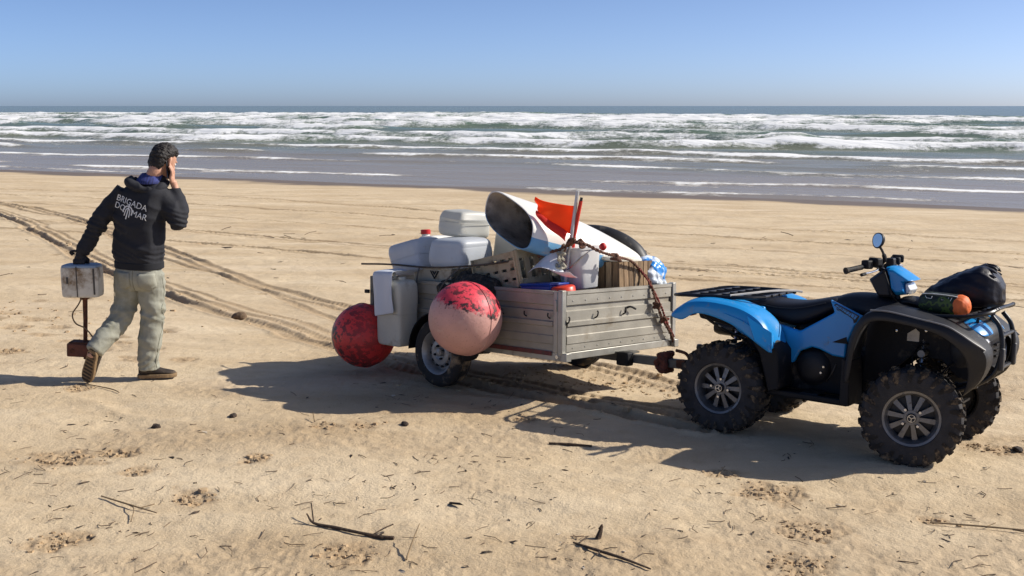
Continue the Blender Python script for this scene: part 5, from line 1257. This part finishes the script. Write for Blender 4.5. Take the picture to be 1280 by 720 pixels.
    # print on the back, laid onto the cloth
    def lay(me, cx, cz, ang, name):
        a = co(me); c, s = math.cos(ang), math.sin(ang); out = []
        for x, y, z in a:
            X = cx + x * c - y * s; Z = cz + x * s + y * c
            hit = bvh.ray_cast(Vector((X, -1, Z)), Vector((0, 1, 0)))
            yy = hit[0].y if hit[0] else -.12
            out.append((X, yy - .0035 - (0.0008 if z > 0 else 0), Z))
        setco(me, np.array(out)); fin(me, 180); ob(name, me, M_WPRINT, top)
    def dense(me):
        bm = bmesh.new(); bm.from_mesh(me); bmesh.ops.triangulate(bm, faces=bm.faces)
        bmesh.ops.subdivide_edges(bm, edges=[e for e in bm.edges if e.calc_length() > .012], cuts=2, use_grid_fill=False); bmesh.ops.triangulate(bm, faces=bm.faces); bm.to_mesh(me); bm.free(); return me
    ang = R(-17)
    lay(dense(text_mesh('BRIGADA', .066, .0005)), -.100, 1.392, ang, 'lettering')
    lay(dense(text_mesh('DO', .066, .0005)), -.200, 1.362, ang, 'lettering')
    lay(dense(text_mesh('MAR', .066, .0005)), -.032, 1.300, ang, 'lettering')
    em = MB()
    def strip(pts, w):
        for (x0, y0), (x1, y1) in zip(pts[:-1], pts[1:]):
            dx, dy = x1 - x0, y1 - y0; l_ = math.hypot(dx, dy); nx, ny = -dy / l_ * w, dx / l_ * w; ex, ey = dx / l_ * w * .4, dy / l_ * w * .4
            em.add([(x0 - nx - ex, y0 - ny - ey, 0), (x1 - nx + ex, y1 - ny + ey, 0), (x1 + nx + ex, y1 + ny + ey, 0), (x0 + nx - ex, y0 + ny - ey, 0)], [(0, 1, 2, 3)])
    strip([(0, -.055), (0, .06)], .005)
    strip([(.040 * math.cos(t) - .0, .002 + .042 * math.sin(t)) for t in [-.35 + (math.pi + .7) * k / 12 for k in range(13)]], .005)
    strip([(.020 * math.cos(t), -.002 + .030 * math.sin(t)) for t in [0 + math.pi * k / 8 for k in range(9)]], .004)
    strip([(-.020, -.002), (-.022, -.035)], .004); strip([(.020, -.002), (.022, -.035)], .004)
    lay(dense(em.mesh('emblem')), -.130, 1.326, ang, 'emblem')
    # ---- jeans
    j = MB()
    j.loft([torso_ring(*q) for q in ((.965, -.098, 0, .165, .110, 34), (.90, -.100, 0, .185, .128, 34), (.83, -.102, 0, .200, .140, 34), (.77, -.104, 0, .190, .128, 34), (.72, -.106, .0, .15, .09, 34))])
    limb(j, [(-.005, -.025, .84), (-.012, -.005, .70), (-.018, .008, .53), (-.035, .010, .40), (-.055, .003, .27), (-.070, .0, .15), (-.074, .0, .070)], [.106, .102, .093, .085, .084, .078, .074])
    limb(j, [(-.195, .025, .84), (-.210, .022, .68), (-.238, .0, .55), (-.272, -.035, .465), (-.333, -.115, .380), (-.388, -.190, .305), (-.412, -.222, .268)], [.106, .100, .091, .083, .077, .070, .065])
    me = remesh(j, .009, 4, .5)
    folds(me, .0085, 3.0, 6.5, 77, None, 2); folds(me, .0022, 12, 18, 78, None, 2)
    a = co(me)
    w = np.exp(-((a[:, 2] - .14) / .07) ** 2) * (a[:, 0] > -.2) + np.exp(-(np.linalg.norm(a - np.array([-.28, -.04, .46]), axis=1) / .10) ** 2) + .7 * np.exp(-((a[:, 2] - .52) / .07) ** 2) * (a[:, 0] > -.12) + np.exp(-(np.linalg.norm(a - np.array([-.395, -.2, .295]), axis=1) / .07) ** 2)
    setco(me, a + nor(me) * (.0055 * w * np.sin(a[:, 2] * 95 - a[:, 0] * 70 + 9 * n3(a, 7, 9)))[:, None])
    fin(me, 180); me.name = 'jeans'; jn = ob('jeans', me, M_JEAN, root)
    jb = BVHTree.FromPolygons([v.co.copy() for v in me.vertices], [tuple(p.vertices) for p in me.polygons])
    for pts in ([(-.100, .905), (-.102, .84), (-.105, .76), (-.108, .69)], [(.075, .60), (.062, .45), (.035, .30), (.005, .16), (.0, .09)], [(-.085, .60), (-.10, .45), (-.125, .30), (-.14, .16)], [(-.29, .86), (-.305, .72), (-.31, .62)], [(.085, .86), (.09, .74), (.085, .64)]):
        path = []
        for x, _, z in smooth_path([(x, 0, z) for x, z in pts], 5):
            hit = jb.ray_cast(Vector((x, -1, z)), Vector((0, 1, 0)))
            if hit[0]: path.append((x, hit[0].y - .001, z))
        if len(path) > 3: MB().tube(path, .0028, 5).build('seam', mat('denim_seam', (.20, .20, .15), .9), jn)
    for cx, cz in ((-.19, .795), (.0, .785)):
        q = MB(); pts = [(-.06, .07), (.06, .07), (.06, -.04), (0, -.075), (-.06, -.04)]
        grid = []
        for i in range(9):
            row = []
            for k in range(9):
                x, z = -.06 + .12 * k / 8, .07 - (.11 + .035 * (1 - abs(k / 4 - 1))) * i / 8
                hit = jb.ray_cast(Vector((cx + x, -1, cz + z)), Vector((0, 1, 0))); row.append((cx + x, (hit[0].y if hit[0] else -.12) - .004, cz + z))
            grid.append(row)
        q.grid(grid).build('back_pocket', M_JEAN, jn, solid=.003)
    # ---- shoes
    def shoe(origin, dx, up):
        X = Vector(dx).normalized(); Z = Vector(up); Z = (Z - X * Z.dot(X)).normalized(); Y = Z.cross(X)
        M_ = Matrix((X, Y, Z)).transposed(); O = Vector(origin)
        f = lambda p: M_ @ Vector(p) + O
        st = [(0.0, .030, .030, .085), (.02, .036, .028, .112), (.06, .038, .028, .118), (.10, .040, .028, .105), (.15, .044, .028, .082), (.20, .048, .028, .064), (.245, .045, .028, .054), (.275, .032, .028, .046), (.285, .014, .03, .038)]
        mb = MB(); mb.loft([[f((x, y * w, z0 + (z1 - z0) * h)) for y, h in ((-1, 0), (-1.05, .35), (-.85, .78), (-.4, 1), (.4, 1), (.85, .78), (1.05, .35), (1, 0))] for x, w, z0, z1 in st])
        s_ = mb.build('shoe', M_BOOT, root, sub=1)
        so = MB(); so.loft([[f((x, y * (w + .005), z)) for y, z in ((-1, 0), (-1.03, .015), (-1, .030), (1, .030), (1.03, .015), (1, 0))] for x, w, _, _ in [(-.006, .026, 0, 0)] + st[1:-1] + [(.292, .014, 0, 0)]])
        so.build('sole', M_SOLE, s_, bevel=.004)
        tr = MB()
        for k in range(9):
            x = .02 + .03 * k; w = .036 if x < .12 else .044
            tr.add([f(p) for p in ((x, -w * .85, -.004), (x + .014, -w * .85, -.004), (x + .014, w * .85, -.004), (x, w * .85, -.004), (x, -w * .85, .004), (x + .014, -w * .85, .004), (x + .014, w * .85, .004), (x, w * .85, .004))], [(0, 3, 2, 1), (4, 5, 6, 7), (0, 1, 5, 4), (2, 3, 7, 6), (1, 2, 6, 5), (0, 4, 7, 3)])
        o = tr.build('sole_tread', mat('dark_sole_rubber', (.05, .035, .022), .8), s_); o['kind'] = 'stuff'
        la = MB().tube(smooth_path([f((.10, -.015, .115)), f((.125, .02, .104)), f((.14, -.02, .096)), f((.155, .02, .088))], 4), .004, 6); la.build('lace', mat('dark_lace', (.02, .018, .016), .9), s_)
    shoe((-.150, -.010, .004), (.95, .18, 0.0), (0, 0, 1))
    shoe((-.405, -.268, .272), (-.10, .085, -.262), (.36, .88, .20))
    # ---- black glove closed round the handle
    g = MB(); limb(g, [(-.520, -.042, 1.035), (-.530, -.047, .995), (-.536, -.052, .965)], [.043, .036, .036])
    ball(g, (-.535, -.056, .955), (.046, .026, .038))
    for i, (xx, rr) in enumerate(((-.572, .0105), (-.549, .0112), (-.525, .0112), (-.502, .0105))):
        limb(g, [(xx, -.072, .958), (xx, -.083, .932), (xx, -.070, .908), (xx, -.045, .904), (xx, -.030, .918)], [rr, rr, rr, rr * .95, rr * .85], 9, 3)
    limb(g, [(-.500, -.040, .968), (-.488, -.022, .945), (-.505, -.014, .924), (-.525, -.016, .916)], [.014, .0125, .0115, .0095], 9, 3)
    me = remesh(g, .005, 2, .4); crinkle(me, .002, 40, 5); fin(me, 180); gl = ob('glove', me, mat('black_glove', (.012, .011, .013), .7, var=.3, scale=30, dirt=((.07, .055, .045), .2, 25)), root)
    MB().tube(smooth_path([(-.545, -.06, 1.015), (-.575, -.07, 1.022), (-.60, -.065, 1.012), (-.585, -.06, .990)], 5), .009, 7, flat=1.8).build('strap', mat('black_strap', (.015, .014, .016), .8), gl)
    MB().tube(smooth_path([(-.505, -.03, 1.06), (-.500, -.03, 1.085), (-.508, -.03, 1.115)], 4), .010, 7, flat=1.6).build('strap', MATS['black_strap'], gl)
    return root
build_person()

def pw(x, y, z): return Vector((PX + x, PY + y, PZ + z))
# phone held at the ear
ph = MB().box((0, 0, 0), (.010, .074, .150)).build('mobile_phone', mat('black_phone', (.010, .010, .012), .2, var=.1), bevel=.004, seg=3)
ph.location = pw(.163, .018, 1.640); ph.rotation_euler = (R(-14), R(-9), R(-12)); tag(ph, 'black mobile phone held against the right ear of the walking person', 'phone')
MB().box((-.0053, 0, 0), (.001, .066, .138)).build('screen', mat('phone_glass', (.02, .02, .025), .08), ph)

# ---- the boxy find carried by its handle
def build_find():
    root = empty('boxy_apparatus', pw(-.53, -.05, 0)); tag(root, 'stained white box on a rusty shaft with brown foot, carried in the gloved hand', 'apparatus')
    M_BOX = mat('stained_cream_enamel', (.55, .53, .47), .45, var=.10, scale=7, dirt=((.20, .135, .075), .40, 6))
    M_BT = mat('faded_blue_grey_lid', (.26, .34, .44), .45, var=.15, scale=8, dirt=((.3, .27, .22), .25, 8))
    hw, hd = .148, .085
    def rr(k, z): return [(a, b, z) for a, _, b in ellipse_ring((0, 0, 0), hw * k, hd * k, 28, p=5)]
    bx_ = MB().loft([rr(.90, .662), rr(.97, .668), rr(1.0, .685), rr(1.0, .80), rr(1.0, .885), rr(.99, .897), rr(.96, .900)]).build('box_body', M_BOX, root, sub=1)
    MB().loft([rr(.955, .890), rr(.965, .897), rr(.955, .908), rr(.90, .917), rr(.6, .921)]).build('box_lid', M_BT, root, sub=1)
    MB().box((-.012, 0, .79), (.007, hd * 2 + .006, .235)).build('seam', mat('dark_seam', (.06, .055, .05), .7), root)
    MB().box((.118, 0, .79), (.010, hd * 2 + .002, .20)).build('seam', MATS['dark_seam'], root)
    MB().box((-.085, -hd - .001, .80), (.014, .004, .05)).build('catch', MATS['dark_seam'], root)
    MB().tube(smooth_path([(-.055, 0, .915), (-.050, 0, .940), (-.03, 0, .945), (.03, 0, .945), (.05, 0, .940), (.055, 0, .915)], 4), .009, 8).build('handle', M_BLK2, root)
    MB().tube([(.012, 0, .67), (.004, .0, .48), (-.008, 0, .29)], [.020, .017, .016], 10).build('shaft', M_RUST, root)
    MB().box((.010, 0, .655), (.06, .06, .03)).build('collar', M_RUST, root, bevel=.006)
    foot = MB().box((-.032, 0, .245), (.205, .13, .105), (0, R(3), 0)).build('foot_block', mat('brown_rusted_paint', (.125, .040, .024), .7, .1, var=.35, scale=14, bump=.4, bscale=60, dirt=((.055, .025, .016), .3, 12)), root, bevel=.010)
    MB().box((-.032, 0, .298), (.175, .11, .02), (0, R(3), 0)).build('foot_cover', M_RUST, foot, bevel=.006)
    MB().tube([(-.014, 0, .20), (-.016, 0, .165)], .014, 8).build('peg', M_RUST, foot)
    MB().tube(smooth_path([(.0, -.03, .66), (-.03, -.045, .60), (-.075, -.05, .53), (-.055, -.05, .46), (.01, -.04, .42), (.06, -.04, .36), (.085, -.03, .29)], 6), .0055, 6).build('cable', mat('brown_cable', (.13, .085, .05), .8, var=.3, scale=30), root)
    MB().lathe([(0, -.004), (.016, -.004), (.018, 0)], 12, (-.09, -.066, .245), 'y', False).build('bolt', M_RUST, foot)
build_find()

# ================================================================== things lying on the sand
M_DRIFT = mat('dark_driftwood', (.060, .038, .024), .85, var=.4, scale=30, bump=.6, bscale=120, dirt=((.20, .145, .09), .25, 25))
M_STRAW = mat('dry_reed', (.22, .155, .085), .85, var=.35, scale=30)
def stick(name, pts, rs, label, m=M_DRIFT, twigs=(), cat='driftwood', group='driftwood on the near sand'):
    P = [Vector((x, y, hz(x, y) + z)) for x, y, z in pts]; c = P[0].copy()
    sp = smooth_path([p - c for p in P], 4); N = len(sp); rr = []
    for i in range(N):
        t = i / (N - 1) * (len(rs) - 1); j_ = min(int(t), len(rs) - 2); rr.append(rs[j_] * (1 - t + j_) + rs[j_ + 1] * (t - j_))
    o = MB().tube(sp, rr, 7).build(name, m); o.location = c; tag(o, label, cat, group)
    for tp, r_ in twigs:
        q = [Vector((x, y, hz(x, y) + z)) - c for x, y, z in tp]; MB().tube(smooth_path(q, 4), r_, 5).build('twig', m, o)
    return o
stick('driftwood_branch', [(-1.06, 5.52, .05), (-1.02, 5.49, .012), (-.90, 5.42, .010), (-.76, 5.34, .012), (-.66, 5.30, .010), (-.585, 5.28, .008)], [.004, .007, .009, .008, .011, .009], 'dark forked driftwood branch lying in front of the trailer shadow', twigs=((((-1.02, 5.49, .012), (-1.035, 5.545, .05), (-1.05, 5.60, .075)), .004), (((-.70, 5.315, .01), (-.64, 5.36, .03), (-.60, 5.39, .035)), .004)))
stick('driftwood_stick', [(.235, 6.885, .008), (.37, 6.85, .010), (.505, 6.825, .008)], [.007, .009, .006], 'short straight dark stick lying alone before the quad bike shadow')
stick('driftwood_stick', [(.30, 5.20, .01), (.40, 5.10, .014), (.52, 4.99, .010), (.64, 4.89, .008)], [.005, .008, .007, .004], 'thin crooked stick at the bottom edge of the picture', twigs=((((.33, 5.18, .01), (.37, 5.23, .03)), .004), (((.42, 5.08, .012), (.40, 5.02, .02)), .003)))
stick('driftwood_stub', [(.425, 5.27, .0), (.437, 5.275, .035), (.446, 5.28, .065)], [.016, .012, .006], 'stubby dark piece of wood standing upright out of the sand', twigs=((((.43, 5.27, .05), (.445, 5.26, .075)), .005),))
stick('dry_reed', [(2.16, 5.52, .012), (2.42, 5.46, .014), (2.80, 5.37, .010)], [.004, .005, .003], 'long dry reed lying below the front wheel at the right edge', M_STRAW, ((((2.42, 5.46, .012), (2.50, 5.52, .02)), .003), (((2.55, 5.43, .012), (2.60, 5.36, .02)), .003)), 'reed', None)
stick('dry_reed', [(-.50, 5.02, .008), (-.48, 5.13, .05), (-.455, 5.25, .09)], [.005, .004, .002], 'single dry reed sticking up near the bottom middle', M_STRAW, (), 'reed', None)
stick('dry_reed', [(-2.26, 5.90, .012), (-2.07, 5.78, .018), (-1.88, 5.66, .010)], [.004, .005, .003], 'dry reed lying crosswise over the litter at lower left', M_STRAW, ((((-2.07, 5.78, .015), (-2.0, 5.66, .03), (-1.98, 5.55, .012)), .003), (((-2.0, 5.73, .015), (-1.93, 5.78, .02)), .003)), 'reed', None)
stick('dry_reed', [(1.20, 6.28, .01), (1.27, 6.42, .03)], [.004, .002], 'short reed leaning beside the footprints under the quad bike shadow', M_STRAW, (), 'reed', None)
stick('dry_reed', [(-1.33, 7.30, .01), (-1.36, 7.42, .04)], [.004, .003], 'tiny reed stuck in the sand left of the trailer shadow', M_STRAW, (), 'reed', None)
stick('dry_reed', [(-3.30, 8.42, .01), (-3.05, 8.28, .014), (-2.95, 8.18, .01)], [.004, .005, .003], 'dry reed lying across the shadow of the walking person', M_STRAW, (), 'reed', None)

def clump(name, x, y, dims, m, label, seed, cat):
    mb = MB(); ball(mb, (0, 0, dims[2] * .5), dims, 16); me = remesh(mb, min(dims) * .35, 1); crinkle(me, min(dims) * .5, 1.2 / max(dims), seed, 3); fin(me, 60)
    o = ob(name, me, m); o.location = (x, y, hz(x, y)); o.rotation_euler = (0, 0, seed); return tag(o, label, cat)
M_WEED = mat('dried_seaweed', (.040, .026, .018), .85, var=.5, scale=40, bump=.8, bscale=90, dirt=((.16, .11, .065), .25, 30))
clump('stone', -2.385, 7.25, (.026, .018, .015), M_WEED, 'dark round stone alone on the sand below the walking person', 3, 'stone')
clump('seaweed_clump', -1.93, 7.50, (.038, .022, .011), M_WEED, 'dark seaweed clump halfway between the person and the trailer shadow', 5, 'seaweed')
clump('seaweed_clump', -.72, 7.28, (.03, .02, .012), M_WEED, 'small dark seaweed clump just below the trailer shadow', 8, 'seaweed')
clump('sand_clod', -2.95, 11.93, (.075, .05, .035), mat('clod_sand', (.13, .085, .05), .9, var=.4, scale=25, bump=.8, bscale=60), 'dark clod beside the deep tyre track between the person and the red float', 9, 'clod')
clump('seaweed_clump', -3.05, 5.75, (.03, .022, .018), M_WEED, 'dark seaweed bit at the far lower left of the sand', 12, 'seaweed')
clump('stone', 3.20, 6.83, (.04, .025, .014), M_WEED, 'dark lump by the right edge behind the front wheel', 14, 'stone')

def scatter():
    rg = np.random.RandomState(7); rnd = random.Random(7)
    pts = []
    cl = [(-2.1, 5.75, .45, 70), (-.75, 4.95, .45, 90), (-.3, 5.6, .6, 80), (-2.6, 6.6, .5, 60), (-1.2, 6.3, .7, 60), (.35, 5.2, .3, 40), (1.9, 6.0, .5, 50), (2.4, 5.5, .4, 40), (0.2, 6.2, .6, 50), (-.4, 7.2, .6, 40), (-2.7, 5.0, .5, 50), (1.4, 5.5, .35, 50), (-1.6, 4.9, .6, 60), (-3.4, 8.0, .8, 40), (.9, 8.6, .7, 40), (-1.5, 7.6, .6, 40), (3.0, 6.6, .5, 30)]
    cl += [(rnd.uniform(-3.2, 3.2), rnd.uniform(4.7, 8.2), rnd.uniform(.07, .22), rnd.randint(8, 26)) for _ in range(34)]
    for x, y, s, n in cl:
        for _ in range(int(n * .48)): pts.append((rnd.gauss(x, s), rnd.gauss(y, s * .55)))
    for _ in range(170): pts.append((rnd.uniform(-4.2, 4.2), rnd.uniform(4.6, 9.5)))
    for _ in range(170): pts.append((rnd.uniform(-9, 9), rnd.uniform(9.5, 24)))
    xs = np.array([p[0] for p in pts]); ys = np.array([p[1] for p in pts]); zs, _ = beach_z(xs, ys)
    chips, straws, light = MB(), MB(), MB()
    for i in range(len(pts)):
        p = Vector((xs[i], ys[i], zs[i])); a = rnd.uniform(0, 6.28); far = max(1, ys[i] / 8)
        k = rnd.random()
        if k < .55:
            s = rnd.lognormvariate(-5.25, .6) * far; mb = light if rnd.random() < .12 else chips
            el = rnd.uniform(1.2, 3.2); U = Vector((math.cos(a), math.sin(a), 0)); Wv = Vector((-math.sin(a), math.cos(a), 0))
            v = [p + U * (s * el * rnd.uniform(.7, 1.1) * math.cos(t)) + Wv * (s * .7 * rnd.uniform(.5, 1.1) * math.sin(t)) + Vector((0, 0, rnd.uniform(-.002, s * .7))) for t in (0, 1.2, 2.3, 3.3, 4.4, )]
            v += [p + Vector((rnd.uniform(-.6, .6) * s, rnd.uniform(-.6, .6) * s, s * rnd.uniform(.15, .7)))]
            mb.add(v, [(j, (j + 1) % 5, 5) for j in range(5)])
        else:
            L_ = rnd.uniform(.02, .11) * far; d = Vector((math.cos(a), math.sin(a), rnd.uniform(-.05, .22))); q = d.cross(Vector((0, 0, 1))) * rnd.uniform(-.25, .25) * L_
            r_ = rnd.uniform(.0011, .0026) * far
            straws.tube([p + Vector((0, 0, .002)), p + d * L_ * .5 + q + Vector((0, 0, .004)), p + d * L_ + Vector((0, 0, .003))], r_, 4, cap=False)
    for nm, mb, m, lb in (('litter_chips', chips, M_WEED, 'dark chips of weed and wood scattered over the near sand'), ('litter_straws', straws, mat('straw_litter', (.10, .065, .038), .85, var=.5, scale=9), 'thin straws and twigs scattered over the near sand'), ('shell_bits', light, mat('shell_bits', (.55, .47, .36), .7, var=.3, scale=20), 'pale shell bits scattered over the near sand')):
        o = mb.build(nm, m, ang=20); tag(o, lb, 'beach litter', kind='stuff')
scatter()

def clods():
    """crumbs of broken crust in the footprints and along the deep rut"""
    rnd = random.Random(21); pts = []
    for fx, fy, fr in FEET[:21]:
        for _ in range(int(70 * fr / .14)): pts.append((rnd.gauss(fx, fr * .6), rnd.gauss(fy, fr * .5), rnd.lognormvariate(-4.75, .45)))
    P = [tuple(q)[:2] for q in smooth_path([(a, b, 0) for a, b in TRACKS[1][0]], 8)]
    for (x0, y0), (x1, y1) in zip(P[:-1], P[1:]):
        if y0 > 22: continue
        for _ in range(int(9 * math.hypot(x1 - x0, y1 - y0))):
            t = rnd.random(); pts.append((x0 + (x1 - x0) * t + rnd.gauss(.12, .09), y0 + (y1 - y0) * t + rnd.gauss(.05, .09), rnd.lognormvariate(-4.3, .4)))
    for _ in range(260): pts.append((rnd.gauss(.75, .55), rnd.gauss(8.75, .35), rnd.lognormvariate(-4.5, .4)))
    for _ in range(120): pts.append((rnd.gauss(-5.6, .7), rnd.gauss(11.6, .6), rnd.lognormvariate(-4.1, .4)))
    xs = np.array([p[0] for p in pts]); ys = np.array([p[1] for p in pts]); zs, _ = beach_z(xs, ys); mb = MB()
    for i, (x, y, s) in enumerate(pts):
        v = []
        for zz, k in ((-.3, .9), (.45, .75)):
            for t in range(5):
                a = 2 * math.pi * t / 5 + i; v.append((x + s * k * rnd.uniform(.7, 1.35) * math.cos(a), y + s * k * rnd.uniform(.6, 1.2) * math.sin(a), zs[i] + s * zz * rnd.uniform(.7, 1.2)))
        mb.add(v, [(0, 1, 6, 5), (1, 2, 7, 6), (2, 3, 8, 7), (3, 4, 9, 8), (4, 0, 5, 9), (5, 6, 7, 8, 9)])
    o = mb.build('sand_crumbs', mat('crust_sand', (.42, .30, .175), .95, var=.25, scale=9, bump=.5, bscale=120), ang=25)
    tag(o, 'crumbs of broken sand crust in footprints and ruts', 'sand', kind='stuff')
clods()
